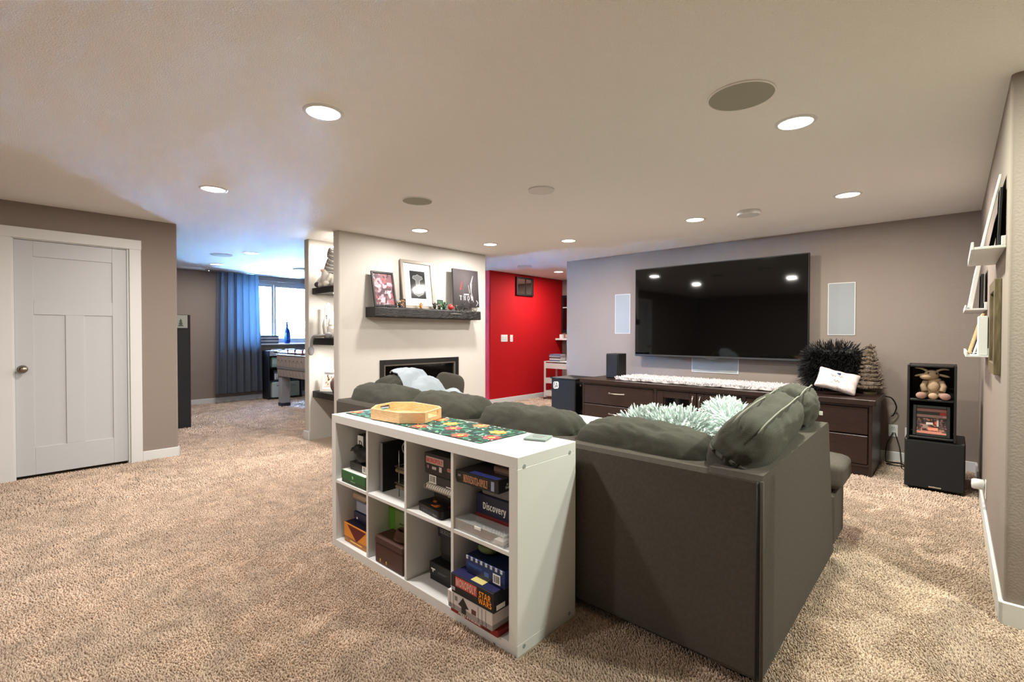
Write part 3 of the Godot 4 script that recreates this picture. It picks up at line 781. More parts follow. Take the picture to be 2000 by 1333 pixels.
	o = thing("keepsake_box", "brown leather-look keepsake box in the second bottom cube", "box", Vector3(-2.118, 0.0465, -1.425))
	st = B(); bb(st, -0.125, 0.125, 0, 0.10, -0.055, 0.055, 0.004); put("body", st, bumped(mt(Color(0.27, 0.12, 0.085), 0.5), M.fine, 10, 0.6), o)
	st = B(); bb(st, -0.127, 0.127, 0.101, 0.142, -0.057, 0.057, 0.006); put("lid", st, bumped(mt(Color(0.25, 0.11, 0.08), 0.5), M.fine, 10, 0.6), o)
	for x in [-0.075, -0.02]:
		st = B(); ball(st, Vector3(x, 0.02, 0.055), Vector3(0.006, 0.009, 0.003), 3); put("stud", st, M.gold, o)
	o = thing("rope_coil", "brown rope coil lying on the leather-look keepsake box", "rope", Vector3(-2.07, 0.189, -1.425))
	st = B()
	var coil := []
	for i in 90: coil.append(Vector3((0.05 - 0.0002 * i) * cos(i * 0.36), 0.008 + i * 0.0005, (0.036 - 0.0002 * i) * sin(i * 0.36)))
	tube(st, coil, 0.008, 7); put("rope", st, bumped(mt(Color(0.30, 0.19, 0.13), 0.9), M.fine, 20, 1.0), o)
	for i in 2:
		o = carton("slim_book", ["cream slim book upright in the second bottom cube beside the green game box", "tan slim book upright against the divider of the second bottom cube"][i], "book", -2.035 + i * 0.033, -2.008 + i * 0.033, 0.0465, 0.29 - i * 0.04, -1.70, -1.505, [Color(0.72, 0.66, 0.45), Color(0.52, 0.38, 0.26)][i])
	o = carton("game_box", "black game box with small silver print at the front of the third bottom cube", "game box", -1.885, -1.622, 0.0465, 0.135, -1.66, -1.452, Color(0.05, 0.053, 0.05))
	patch(o, 0.05, 0.17, 0.60, 0.68, M.letter_white); patch(o, 0.09, 0.12, 0.48, 0.60, M.letter_white); patch(o, 0.24, 0.50, 0.58, 0.60, M.grey); patch(o, 0.24, 0.46, 0.52, 0.54, M.grey)
	o = carton("game_box", "charcoal game box stacked on the black one in the third bottom cube", "game box", -1.86, -1.622, 0.136, 0.25, -1.69, -1.50, Color(0.13, 0.125, 0.14)); patch(o, 0.72, 0.95, 0.4, 0.6, Color(0.25, 0.24, 0.26))
	o = carton("game_box", "slate blue game box with grey capitals topping the third bottom cube's stack", "game box", -1.872, -1.622, 0.251, 0.345, -1.69, -1.49, Color(0.13, 0.14, 0.19), 0, Color(0.22, 0.28, 0.42))
	fwords(o, "PARK", 0.10, 0.36, 0.52, 0.78, M.letter_white); fwords(o, "SERIES", 0.10, 0.42, 0.22, 0.46, M.grey); fwords(o, "Go", 0.62, 0.85, 0.45, 0.75, M.letter_white)
	# fourth bottom cell, boxes that stick out
	o = carton("game_box", "flat red marble game box lowest in the stack that sticks out of the bookcase", "game box", -1.598, -1.312, 0.0465, 0.073, -1.66, -1.345, Color(0.52, 0.10, 0.07))
	fwords(o, "Aggravation", 0.18, 0.66, 0.10, 0.95, M.letter_white, true); patch(o, 0.69, 0.85, 0.2, 0.8, Color(0.30, 0.06, 0.05))
	o = carton("game_box", "white paper-covered game box with a dark tree print above the flat red one", "game box", -1.598, -1.325, 0.074, 0.148, -1.66, -1.327, Color(0.83, 0.80, 0.79), 0, Color(0.93, 0.92, 0.92))
	st = B(); prism(st, [Vector2(-0.065, 0.035), Vector2(-0.035, 0.072), Vector2(0.0, 0.035), Vector2(-0.018, 0.032), Vector2(-0.02, 0.006), Vector2(-0.045, 0.006), Vector2(-0.045, 0.030)], 0.166, 0.1675); put("tree_print", st, mt(Color(0.17, 0.16, 0.13)), o)
	for f in [0.06, 0.14, 0.70, 0.78, 0.86]: patch(o, f, f + 0.012, 0.05, 0.95, Color(0.55, 0.52, 0.52))
	patch(o, 0.56, 0.66, 0.35, 0.62, Color(0.35, 0.22, 0.17)); patch(o, 0.18, 0.24, 0.6, 0.85, Color(0.5, 0.48, 0.48))
	o = carton("game_box", "midnight blue property game box with orange lettering, above the white tree-print box", "game box", -1.57, -1.312, 0.150, 0.232, -1.66, -1.322, Color(0.05, 0.045, 0.09), 0, Color(0.11, 0.11, 0.30))
	patch(o, 0.12, 0.63, 0.42, 0.92, Color(0.74, 0.30, 0.26)); fwords(o, "MONOPOLY", 0.14, 0.61, 0.48, 0.86, M.letter_pink)
	fwords(o, "STAR", 0.68, 0.94, 0.50, 0.80, M.letter_orange); fwords(o, "WARS", 0.67, 0.96, 0.20, 0.47, M.letter_orange)
	patch(o, 0.02, 0.11, 0.15, 0.32, Color(0.6, 0.6, 0.65)); st = B(); bb(st, -0.02, 0.05, 0.0825, 0.0837, 0.11, 0.155, 0); put("top_print", st, speckle(64, 32, [Color(0.85, 0.8, 0.5), Color(0.4, 0.2, 0.3), Color(0.8, 0.7, 0.2), Color(0.9, 0.9, 0.85)], 30, 2, 6, 19), o)
	card("side_label", 0.05, 0.02, Vector3(0.1302, 0.02, 0.13), M.letter_white, o, PI / 2)
	o = carton("game_box", "bright blue game box with a checked clapper edge topping the protruding stack", "game box", -1.525, -1.295, 0.2345, 0.308, -1.68, -1.366, Color(0.045, 0.16, 0.38), 0, Color(0.04, 0.09, 0.20))
	for i in 8: patch(o, i / 8.0 + 0.02, i / 8.0 + 0.075, 0.80, 1.0, Color(0.75, 0.78, 0.80))
	barcode(o, 0.72, 0.90, 0.14, 0.66); patch(o, 0.08, 0.45, 0.45, 0.6, Color(0.10, 0.26, 0.52)); patch(o, 0.5, 0.62, 0.25, 0.5, Color(0.25, 0.38, 0.62))
	o = thing("green_figure", "olive green lump-shaped toy lying on the bright blue game box", "toy", Vector3(-1.46, 0.3095, -1.44))
	st = B(); ball(st, Vector3(0, 0.022, 0), Vector3(0.05, 0.022, 0.04), 7); put("body", st, mt(Color(0.32, 0.36, 0.20), 0.8), o)
	st = B(); ball(st, Vector3(0.03, 0.04, 0.01), Vector3(0.022, 0.016, 0.02), 5); put("head", st, mt(Color(0.36, 0.40, 0.22), 0.8), o)

func rrect(w: float, h: float, r: float) -> Array:
	var p := []
	for q in [[1, 1, 0], [-1, 1, 1], [-1, -1, 2], [1, -1, 3]]:
		for i in 6:
			var a: float = (q[2] + i / 5.0) * PI / 2
			p.append(Vector2(q[0] * (w / 2 - r) + r * cos(a), q[1] * (h / 2 - r) + r * sin(a)))
	return p

func up_z() -> Transform3D: return Transform3D(Basis(Vector3(1, 0, 0), -PI / 2), Vector3.ZERO)

func arc(c: Vector3, r: float, u: Vector3, v: Vector3, n := 16, a0 := 0.0, a1 := TAU) -> Array:
	var p := []
	for i in n + 1:
		var a := lerpf(a0, a1, float(i) / n)
		p.append(c + (u * cos(a) + v * sin(a)) * r)
	return p

# ================= sectional sofa
func sofa() -> void:
	var o := thing("sectional_sofa", "dark grey U-shaped sectional sofa with loose back cushions around the low table", "sofa", Vector3(-1.9, 0, -2.5))
	var off := -o.position
	var wob := FastNoiseLite.new(); wob.seed = 4; wob.frequency = 1.6
	# long back along the bookcase, right back, left arm: rounded upholstered frames
	var frame := func(n, x0, x1, y0, y1, z0, z1, bev := 0.016):
		var st := B(); bb(st, x0, x1, y0, y1, z0, z1, bev)
		put(n, st, M.sofa, o).position = off
	frame.call("back_frame", -3.47, -0.478, 0.045, 0.752, -1.965, -1.782)
	var st := B()
	# right back: leans out a little towards its top, far end shorter
	flat(st)
	var xa := -0.478; var xb := -0.66
	prism(st, [Vector2(1.79, 0.045), Vector2(3.15, 0.045), Vector2(2.98, 0.775), Vector2(2.95, 0.79), Vector2(1.80, 0.76), Vector2(1.784, 0.74)], -0.182, 0.0, Transform3D(Basis(Vector3(0, 0, -1), Vector3(0, 1, 0), Vector3(1, 0, 0)), Vector3(xa, 0, 0)))
	put("back_frame", st, M.sofa, o).position = off
	frame.call("arm", -3.47, -3.27, 0.045, 0.752, -2.85, -1.966)
	frame.call("seat_base", -3.27, -0.66, 0.05, 0.30, -2.86, -1.966)
	frame.call("seat_base", -1.50, -0.662, 0.05, 0.30, -3.52, -2.861)
	frame.call("seat_base", -1.50, -0.485, 0.05, 0.345, -3.53, -3.202)
	# seat cushions
	var seat := func(c: Vector3, half: Vector3):
		var s := B(); pillow(s, half, Vector3(7, 4, 7), 14, Transform3D(Basis.IDENTITY, c + off))
		put("seat_cushion", s, M.cushion, o)
	seat.call(Vector3(-2.95, 0.385, -2.42), Vector3(0.33, 0.09, 0.45)); seat.call(Vector3(-2.28, 0.385, -2.42), Vector3(0.33, 0.09, 0.45)); seat.call(Vector3(-1.61, 0.385, -2.42), Vector3(0.33, 0.09, 0.45)); seat.call(Vector3(-0.96, 0.385, -2.42), Vector3(0.32, 0.09, 0.45))
	var s2 := B(); pillow(s2, Vector3(0.42, 0.088, 0.37), Vector3(9, 5, 9), 16, Transform3D(Basis.IDENTITY, Vector3(-1.09, 0.39, -3.225) + off))
	# chaise end: the cushion wraps past the end of the right back
	put("seat_cushion", s2, M.sofa, o)
	s2 = B(); pillow(s2, Vector3(0.5365, 0.078, 0.195), Vector3(14, 5, 9), 18, Transform3D(Basis.IDENTITY, Vector3(-0.9835, 0.44, -3.395) + off)); put("chaise_end", s2, M.sofa, o)
	# back cushions
	var plump := func(c: Vector3, half: Vector3, e: Basis, sd: float, m: Material, p := Vector3(9.0, 2.7, 2.4)):
		var mv := func(q: Vector3, w: Vector3) -> Vector3:
			var v := w
			var d := wob.get_noise_3d(q.x * 0.55 + sd, q.y * 0.5 + sd, q.z * 0.55) * 0.026
			v += w.normalized() * d
			# pulled-in corners and creases running in from the ends
			var long := q.x if half.x > half.z else q.z
			var edge := pow(absf(long), 6.0)
			v += w.normalized() * (0.007 * sin(q.y * 13.0 + long * 6.0 + sd * 3.0) * edge + 0.0045 * sin(long * 19.0 + q.y * 6.0 + sd + 3.0 * wob.get_noise_3d(q.x * 2.0 + sd, q.y * 2.0, q.z * 2.0)) * smoothstep(-0.3, 0.7, q.y))
			v.y -= 0.028 * edge * (1.0 if q.y > 0 else -0.3)
			return v
		var s := B(); pillow(s, half, p, 20, Transform3D(e, c + off), mv)
		return put("back_cushion", s, m, o)
	var lean := Basis(Vector3(1, 0, 0), 0.16)
	for q in [[-3.075, 0.375, 0.1, 0.685], [-2.36, 0.338, 1.7, 0.68], [-1.695, 0.338, 3.3, 0.672], [-1.025, 0.338, 5.1, 0.662]]:
		plump.call(Vector3(q[0], q[3], -2.0), Vector3(q[1], 0.188, 0.15), lean, q[2], M.cushion)
	var near = plump.call(Vector3(-0.612, 0.812, -2.24), Vector3(0.108, 0.155, 0.40), Basis.from_euler(Vector3(0.07, 0.03, -0.42)), 7.0, M.cushion, Vector3(2.6, 2.7, 8.0))
	var far = plump.call(Vector3(-0.615, 0.838, -2.80), Vector3(0.108, 0.150, 0.185), Basis.from_euler(Vector3(0.03, 0.05, -0.36)), 9.0, M.cushion, Vector3(2.4, 2.5, 4.0))
	# piped seams over the two corner cushions
	var seam := func(par, c: Vector3, half: Vector3, e: Basis, off2: float):
		var pts := []
		for i in 25:
			var t := lerpf(-0.82, 0.90, i / 24.0)
			var f := pow(maxf(1.0 - pow(absf(t), 8.0) - pow(absf(off2 / half.x), 2.6), 0.0), 1.0 / 2.7)
			pts.append(c + off + e * Vector3(off2, half.y * f + 0.008 + 0.003 * sin(t * 7), t * half.z))
		var s := B(); tube(s, pts, 0.0032, 6); put("seam", s, M.seam, par)
	seam.call(near, Vector3(-0.612, 0.812, -2.24), Vector3(0.108, 0.155, 0.40), Basis.from_euler(Vector3(0.07, 0.03, -0.42)), 0.035)
	seam.call(near, Vector3(-0.612, 0.812, -2.24), Vector3(0.108, 0.155, 0.40), Basis.from_euler(Vector3(0.07, 0.03, -0.42)), -0.055)
	seam.call(far, Vector3(-0.615, 0.838, -2.80), Vector3(0.108, 0.150, 0.185), Basis.from_euler(Vector3(0.03, 0.05, -0.36)), 0.02)
	s2 = B(); bx(s2, Vector3(-0.515, 0.83, -2.985) + off, Vector3(0.016, 0.02, 0.004), 0.0); put("care_tag", s2, M.paper, o)
	# left return cushion
	plump.call(Vector3(-3.20, 0.72, -2.20), Vector3(0.125, 0.205, 0.23), Basis.IDENTITY, 11.0, M.cushion, Vector3(2.6, 2.7, 8.0))
	# corner welt and feet
	s2 = B(); tube(s2, [Vector3(-0.474, 0.05, -1.778) + off, Vector3(-0.474, 0.40, -1.777) + off, Vector3(-0.475, 0.745, -1.778) + off], 0.006, 8); put("welt", s2, M.sofa, o)
	s2 = B(); tube(s2, [Vector3(-0.490, 0.05, -1.776) + off, Vector3(-0.490, 0.74, -1.776) + off], 0.0035, 8); put("welt", s2, M.blackfur, o)
	for p in [Vector3(-0.55, 0, -1.86), Vector3(-3.4, 0, -1.86), Vector3(-0.57, 0, -3.12), Vector3(-0.56, 0, -3.47), Vector3(-3.4, 0, -2.78), Vector3(-1.43, 0, -3.47), Vector3(-1.9, 0, -2.80)]:
		s2 = B(); lathe(s2, [Vector2(0, 0), Vector2(0.022, 0), Vector2(0.022, 0), Vector2(0.028, 0.05), Vector2(0.0, 0.05)], 14, Transform3D(Basis.IDENTITY, p + off)); put("foot", s2, M.black, o)
	# fluffy pillows leaning in the corner
	fluffy("fluffy_pillow", "shaggy pale mint pillow in the sofa corner, the wider of the two", Vector3(-1.05, 0.665, -2.29), Vector3(0.24, 0.19, 0.085), Basis.from_euler(Vector3(0.35, 0.10, 0.10)), 1)
	fluffy("fluffy_pillow", "shaggy pale mint pillow in the sofa corner, the one against the seamed cushion", Vector3(-0.90, 0.665, -2.63), Vector3(0.09, 0.19, 0.21), Basis.from_euler(Vector3(0.1, 0.5, -0.25)), 2)
	# throw heaped on the left return, dark pillow behind it
	var t := thing("throw_blanket", "pale blue-white throw blanket draped over the sofa cushion before the fireplace", "blanket", Vector3(-3.0, 0.485, -2.45))
	st = B()
	var nz := FastNoiseLite.new(); nz.seed = 9; nz.frequency = 2.5
	sheet(st, 60, 56, func(u, v):
		var x := lerpf(-3.255, -2.80, u); var z := lerpf(-2.12, -2.78, v)
		var hump := func(cx: float, cz: float, rx: float, rz: float, e: float) -> float:
			return pow(maxf(0.0, 1.0 - pow(absf(x - cx) / rx, e) - pow(absf(z - cz) / rz, e)), 0.42)
		var h: float = maxf(0.47 * hump.call(-3.20, -2.24, 0.19, 0.27, 2.6), maxf(0.41 * hump.call(-3.08, -2.32, 0.20, 0.22, 2.4), 0.30 * hump.call(-2.99, -2.48, 0.165, 0.24, 2.2)))
		var fold := 0.010 * sin(u * 15 + v * 9 + nz.get_noise_2d(u, v) * 6) * (0.3 + h) + 0.018 * nz.get_noise_2d(u * 1.2, v * 1.2)
		return Vector3(x + 3.0, 0.022 + h + fold, z + 2.45), 0.008)
	put("cloth", st, M.throw, t)
	st = B(); ball(st, Vector3(0, 0, 0), Vector3(0.07, 0.045, 0.03), 7, Transform3D(Basis.from_euler(Vector3(-0.6, 0.9, 0.2)), Vector3(0.085, 0.262, 0.13)))
	put("dark_lining", st, bumped(mt(Color(0.10, 0.11, 0.12), 0.95), M.fine, 30, 1.0), t)
	t = thing("throw_pillow", "dark taupe throw pillow standing behind the pale throw blanket", "pillow", Vector3(-3.215, 0.715, -2.68), PI / 2 + 0.04)
	st = B(); pillow(st, Vector3(0.165, 0.195, 0.05), Vector3(4.5, 4.5, 1.9), 14, Transform3D(Basis(Vector3(0, 0, 1), -0.22), Vector3.ZERO)); put("cover", st, M.sofa, t)
	# low white table with a green cloth
	t = thing("low_table", "low white table standing inside the U of the sofa", "table", Vector3(-2.35, 0, -3.62))
	box("tabletop", -0.50, 0.50, 0.415, 0.45, -0.33, 0.33, M.lacquer, t, 0.006)
	for a in [-1.0, 1.0]:
		for b in [-1.0, 1.0]: box("leg", a * 0.45 - 0.025, a * 0.45 + 0.025, 0, 0.415, b * 0.28 - 0.025, b * 0.28 + 0.025, M.lacquer, t)
	box("shelf", -0.43, 0.43, 0.12, 0.14, -0.26, 0.26, M.lacquer, t)
	st = B(); sheet(st, 16, 16, func(u, v): return Vector3(lerpf(-2.16, -1.86, u), 0.4545 + 0.002 * sin(u * 20 + v * 7), lerpf(-3.35, -3.93, v)), 0.003)
	tag(put("table_cloth", st, bumped(mt(Color(0.04, 0.27, 0.22), 0.9), M.fine, 14, 0.5)), "dark green cloth laid across one end of the low white table", "cloth")

func strands(n: String, parent: Node3D, src: Callable, count: int, L: float, r: float, m: Material, droop := 0.3, sd := 1) -> void:
	# many tapered bent strands: one stuff part; src() gives [point, normal]
	var st := B(); soft(st, 0)
	tube(st, [Vector3(0, -0.05, 0), Vector3(0, 0.45, 0.5), Vector3(0, 0.8, 1.6), Vector3(0, 1.0, 3.0)], [1.0, 0.8, 0.45, 0.03], 4)
	st.generate_normals()
	var mm := MultiMesh.new(); mm.transform_format = MultiMesh.TRANSFORM_3D; mm.use_colors = true; mm.mesh = st.commit()
	mm.instance_count = count
	var g := RandomNumberGenerator.new(); g.seed = sd
	for i in count:
		var pn: Array = src.call(g)
		var up: Vector3 = (pn[1] + Vector3(g.randf_range(-0.3, 0.3), g.randf_range(-0.3, 0.3) - droop, g.randf_range(-0.3, 0.3))).normalized()
		var sx := up.cross(Vector3(g.randf_range(-1, 1), g.randf_range(-1, 1), g.randf_range(-1, 1))).normalized()
		var l := L * g.randf_range(0.7, 1.25); var rr := r * g.randf_range(0.7, 1.2)
		var bz := sx.cross(up)
		mm.set_instance_transform(i, Transform3D(Basis(sx * rr, up * l, bz * rr), pn[0]))
		var k := g.randf_range(0.72, 1.0)
		mm.set_instance_color(i, Color(k, k, k))
	var o := MultiMeshInstance3D.new(); o.name = n; o.multimesh = mm; o.material_override = m; parent.add_child(o, true); o.set_meta("kind", "stuff")

func on_pillow(half: Vector3, p: Vector3, e: Basis) -> Callable:
	return func(g):
		var d := Vector3(g.randfn(), g.randfn(), g.randfn())
		d = d / maxf(absf(d.x), maxf(absf(d.y), absf(d.z)))
		if g.randf() < 0.55:
			# spread over the broad faces
			var ax := half.min_axis_index()
			for i in 3: d[i] = g.randf_range(-1, 1)
			d[ax] = 1.0 if g.randf() < 0.5 else -1.0
		var s := pow(absf(d.x), p.x) + pow(absf(d.y), p.y) + pow(absf(d.z), p.z)
		var q := d * pow(s, -3.0 / (p.x + p.y + p.z))
		var n := Vector3(signf(q.x) * pow(absf(q.x), p.x - 1) / half.x, signf(q.y) * pow(absf(q.y), p.y - 1) / half.y, signf(q.z) * pow(absf(q.z), p.z - 1) / half.z).normalized()
		return [e * (q * half), e * n]

func fluffy(n: String, label: String, c: Vector3, half: Vector3, e: Basis, sd: int) -> void:
	var o := thing(n, label, "pillow", c, 0, "")
	var p := Vector3(3.2, 3.2, 3.2)
	var st := B(); pillow(st, half, p, 10, Transform3D(e, Vector3.ZERO)); put("cover", st, M.fluff, o)
	strands("shag", o, on_pillow(half, p, e), 4600, 0.045, 0.0034, M.fluff, 0.25, sd)

# ================= screen wall: media console, television, speakers
func screen_wall() -> void:
	var st: SurfaceTool
	var o := thing("media_console", "long espresso wood media console under the wall screen with drawers and two glass doors", "cabinet", Vector3(-2.02, 0, -5.49))
	var off := -o.position
	var zf := -5.15; var zb := -5.84
	var p := func(n, a, b, c, d, e, f, m = M.espresso, par = o, bev := 0.002):
		var q := box(n, a, b, c, d, e, f, m, par, bev)
		q.position = off if par == o else Vector3.ZERO
		return q
	p.call("top", -3.535, -0.485, 0.632, 0.68, zb - 0.01, zf + 0.02, M.espresso, o, 0.004)
	p.call("side_panel", -3.505, -3.48, 0.0, 0.632, zb, zf); p.call("side_panel", -0.535, -0.51, 0, 0.632, zb, zf)
	p.call("divider", -2.53, -2.49, 0.09, 0.632, zb, zf); p.call("divider", -1.575, -1.535, 0.09, 0.632, zb, zf)
	p.call("back_panel", -3.48, -0.535, 0.02, 0.632, zb, zb + 0.012); p.call("bottom_panel", -3.48, -0.535, 0.09, 0.11, zb + 0.012, zf)
	p.call("plinth", -3.48, -0.535, 0.0, 0.09, zf - 0.05, zf - 0.02)
	p.call("rail", -3.48, -0.535, 0.612, 0.632, zf - 0.03, zf - 0.002)
	p.call("shelf", -2.49, -1.575, 0.435, 0.452, zb + 0.012, zf - 0.07)
	var pull := func(par, c: Vector3, L: float, vertical := false):
		var s := B()
		var d := Vector3(0, 1, 0) if vertical else Vector3(1, 0, 0)
		var pts := []
		for i in 11:
			var t := lerpf(-1, 1, i / 10.0)
			pts.append(c + d * t * L / 2 + Vector3(0, 0, 0.028 * pow(maxf(0.0, 1.0 - t * t), 0.3) if absf(t) < 1.0 else 0.0))
		tube(s, pts, 0.0065, 8)
		for e in [-1.0, 1.0]: bx(s, c + d * e * L / 2 + Vector3(0, 0, 0.006), Vector3(0.018, 0.018, 0.012), 0.002)
		put("handle", s, M.steel, par)
	for dx in [[-3.478, -2.533], [-1.532, -0.538]]:
		for dy in [[0.372, 0.608], [0.113, 0.364]]:
			var dr: MeshInstance3D = p.call("drawer", dx[0], dx[1], dy[0], dy[1], zf - 0.02, zf + 0.004, M.espresso, o, 0.006)
			pull.call(dr, Vector3((dx[0] + dx[1]) / 2, (dy[0] + dy[1]) / 2 + 0.03, zf + 0.004), 0.20)
	for dx in [[-2.487, -2.036, 1], [-2.029, -1.578, -1]]:
		st = B(); ring(st, dx[1] - dx[0], 0.495, 0.075, zf - 0.018, zf + 0.004, 0.003, Transform3D(Basis.IDENTITY, Vector3((dx[0] + dx[1]) / 2, 0.3605, 0)))
		var dr := put("door", st, M.espresso, o); dr.position = off
		st = B(); bb(st, dx[0] + 0.07, dx[1] - 0.07, 0.18, 0.54, zf - 0.010, zf - 0.006, 0); put("pane", st, M.smoked, dr)
		pull.call(dr, Vector3(dx[1] - 0.035 if dx[2] == 1 else dx[0] + 0.035, 0.46, zf + 0.004), 0.22, true)
	# boxes inside, one with a green lamp
	var inner := [["set_top_box", "dark set-top box with a green lamp behind the glass door", -1.93, -1.66, 0.4525, 0.50], ["receiver", "black receiver behind the other glass door", -2.40, -2.14, 0.4525, 0.59]]
	for q in inner:
		var b := thing(q[0], q[1], "electronics", Vector3((q[2] + q[3]) / 2, q[4], -5.48))
		box("body", (q[2] - q[3]) / 2, (q[3] - q[2]) / 2, 0, q[5] - q[4], -0.13, 0.13, M.black, b, 0.003)
		box("front_panel", (q[2] - q[3]) / 2 + 0.01, (q[3] - q[2]) / 2 - 0.01, 0.008, q[5] - q[4] - 0.008, 0.13, 0.134, M.darkgrey, b, 0.001)
		if q[0] == "set_top_box":
			var gm := mt(Color(0.05, 0.8, 0.4)); gm.emission_enabled = true; gm.emission = Color(0.05, 1.0, 0.45); gm.emission_energy_multiplier = 4.0
			box("indicator_light", -0.02, 0.015, 0.02, 0.03, 0.134, 0.137, gm, b, 0.0)
	# faux fur runner
	st = B(); sheet(st, 60, 10, func(u, v): return Vector3(lerpf(-3.08, -1.16, u), 0.703 + 0.005 * sin(u * 60 + v * 8) * sin(v * 11 + u * 31), lerpf(-5.24, -5.78, v)), 0.016)
	var fr := put("fur_runner", st, M.whitefur); tag(fr, "long white faux fur runner along the console top", "table runner")
	strands("pile", fr, func(g): return [Vector3(g.randf_range(-3.085, -1.155), 0.701, g.randf_range(-5.235, -5.785)), Vector3(g.randf_range(-0.4, 0.4), 0.8, 0.2)], 5000, 0.022, 0.004, M.whitefur, 0.0, 6)
	# small speaker on the console
	o = thing("bookshelf_speaker", "small black bookshelf speaker standing on the console beside the fur runner", "speaker", Vector3(-3.235, 0.681, -5.52))
	box("cabinet", -0.088, 0.088, 0.0, 0.315, -0.11, 0.095, M.black, o, 0.004); box("grille", -0.082, 0.082, 0.006, 0.309, 0.0955, 0.112, M.speaker_cloth, o, 0.006)
	# television on an arm
	o = thing("television", "very large dark wall-mounted television above the console", "television", Vector3(-2.135, 1.535, -5.88))
	st = B(); bx(st, Vector3(0, 0, 0.012), Vector3(2.02, 1.155, 0.03), 0.004); put("housing", st, M.black, o)
	st = B(); bx(st, Vector3(0, 0.008, 0.0285), Vector3(1.996, 1.118, 0.004), 0.0005)
	var scr := mt(Color(0.012, 0.012, 0.014), 0.045, 0, 0.5); put("screen", st, scr, o)
	st = B(); bx(st, Vector3(0, -0.563, 0.029), Vector3(2.01, 0.022, 0.008), 0.002); put("bezel", st, M.darkgrey, o)
	st = B(); bx(st, Vector3(0, 0, -0.032), Vector3(0.5, 0.45, 0.055), 0.004); put("wall_bracket", st, M.black, o)
	st = B(); prism(st, [Vector2(-0.07, -0.574), Vector2(-0.04, -0.592), Vector2(0.04, -0.592), Vector2(0.07, -0.574)], 0.02, 0.032); put("logo_tab", st, M.darkgrey, o)
	# in-wall speakers
	var isp := func(x0, x1, y0, y1, label):
		var b := thing("wall_speaker", label, "speaker", Vector3((x0 + x1) / 2, (y0 + y1) / 2, -5.9895))
		var w: float = x1 - x0; var h: float = y1 - y0
		var s := B(); ring(s, w, h, 0.006, 0, 0.007, 0.001); put("rim", s, M.lacquer, b)
		s = B(); bx(s, Vector3(0, 0, 0.003), Vector3(w - 0.012, h - 0.012, 0.006), 0.0005); put("grille", s, M.speaker_white, b)
	isp.call(-3.525, -3.29, 1.255, 1.805, "tall white in-wall speaker grille on the corridor side of the television")
	isp.call(-0.98, -0.742, 1.24, 1.785, "tall white in-wall speaker grille above the black fur pillow")
	isp.call(-2.425, -1.866, 0.775, 1.00, "wide white in-wall speaker grille below the television")
	# black fur pillow, small printed pillow, tabletop tree
	o = thing("fur_pillow", "large black shaggy fur pillow leaning on the wall at the console's end", "pillow", Vector3(-0.89, 0.91, -5.76))
	var e := Basis.from_euler(Vector3(-0.18, 0, 0.0)); var half := Vector3(0.225, 0.195, 0.07)
	st = B(); pillow(st, half, Vector3(4, 4, 3), 10, Transform3D(e, Vector3.ZERO)); put("cover", st, M.blackfur, o)
	strands("fur", o, on_pillow(half, Vector3(4, 4, 3), e), 5200, 0.075, 0.0022, M.blackfur, 0.45, 11)
	o = thing("printed_pillow", "small cream pillow with grey script print leaning on the black fur pillow", "pillow", Vector3(-0.80, 0.812, -5.37))
	st = B()
	pillow(st, Vector3(0.170, 0.105, 0.042), Vector3(7, 7, 2.0), 16, Transform3D(Basis.from_euler(Vector3(-0.5, 0.22, -0.27)), Vector3.ZERO), func(q, w):
		var v: Vector3 = w
		v.x *= 0.93 + 0.13 * pow(absf(q.y), 3); v.y *= 0.90 + 0.24 * pow(absf(q.x), 3)
		v.z += 0.004 * sin(q.x * 12 + q.y * 8)
		return v)
	var pc := put("cover", st, tri_map(speckle(256, 256, [Color(0.80, 0.75, 0.74), Color(0.62, 0.57, 0.58), Color(0.86, 0.82, 0.80), Color(0.70, 0.66, 0.66)], 70, 2, 12, 23), 3.0, false), o)
	st = B()
	var pe := Transform3D(Basis.from_euler(Vector3(-0.5, 0.22, -0.27)), Vector3.ZERO)
	var sc := []
	for i in 40: sc.append(pe * Vector3(-0.10 + i * 0.0042, 0.03 + 0.012 * sin(i * 1.3), 0.044 - 0.000028 * pow(i - 20, 2)))
	tube(st, sc, 0.0016, 5)
	sc = []
	for i in 40: sc.append(pe * Vector3(-0.09 + i * 0.0040, -0.02 + 0.010 * sin(i * 1.1 + 1), 0.0448 - 0.000028 * pow(i - 20, 2)))
	tube(st, sc, 0.0016, 5); put("script_print", st, M.grey, o)
	st = B(); bx(st, pe * Vector3(0.0, 0.055, 0.040), Vector3(0.03, 0.022, 0.008), 0.003); put("blue_print", st, mt(Color(0.18, 0.26, 0.40)), o)
	o = thing("tabletop_tree", "tapered brown frosted tabletop tree at the console's end", "ornament", Vector3(-0.585, 0.681, -5.69))
	st = B(); cyl(st, 0.055, 0, 0.02, 20); cyl(st, 0.014, 0.02, 0.06, 12); put("base", st, M.oak, o)
	for i in 11:
		var t := i / 10.0
		var r := lerpf(0.095, 0.014, t)
		st = B(); lathe(st, [Vector2(r * 0.35, 0), Vector2(r * 1.0, -0.006), Vector2(r * 1.04, 0.008), Vector2(r * 0.86, 0.034), Vector2(r * 0.70, 0.048), Vector2(0, 0.05)], 18, Transform3D(Basis.from_euler(Vector3(0.06 * sin(i * 2.0), 0, 0.06 * cos(i * 1.7))), Vector3(0, 0.055 + i * 0.0375, 0)))
		put("tier", st, bumped(mt(Color(0.40, 0.34, 0.28).lerp(Color(0.62, 0.57, 0.52), 0.5 * (i % 2)), 0.95), M.fine, 26, 1.0), o)
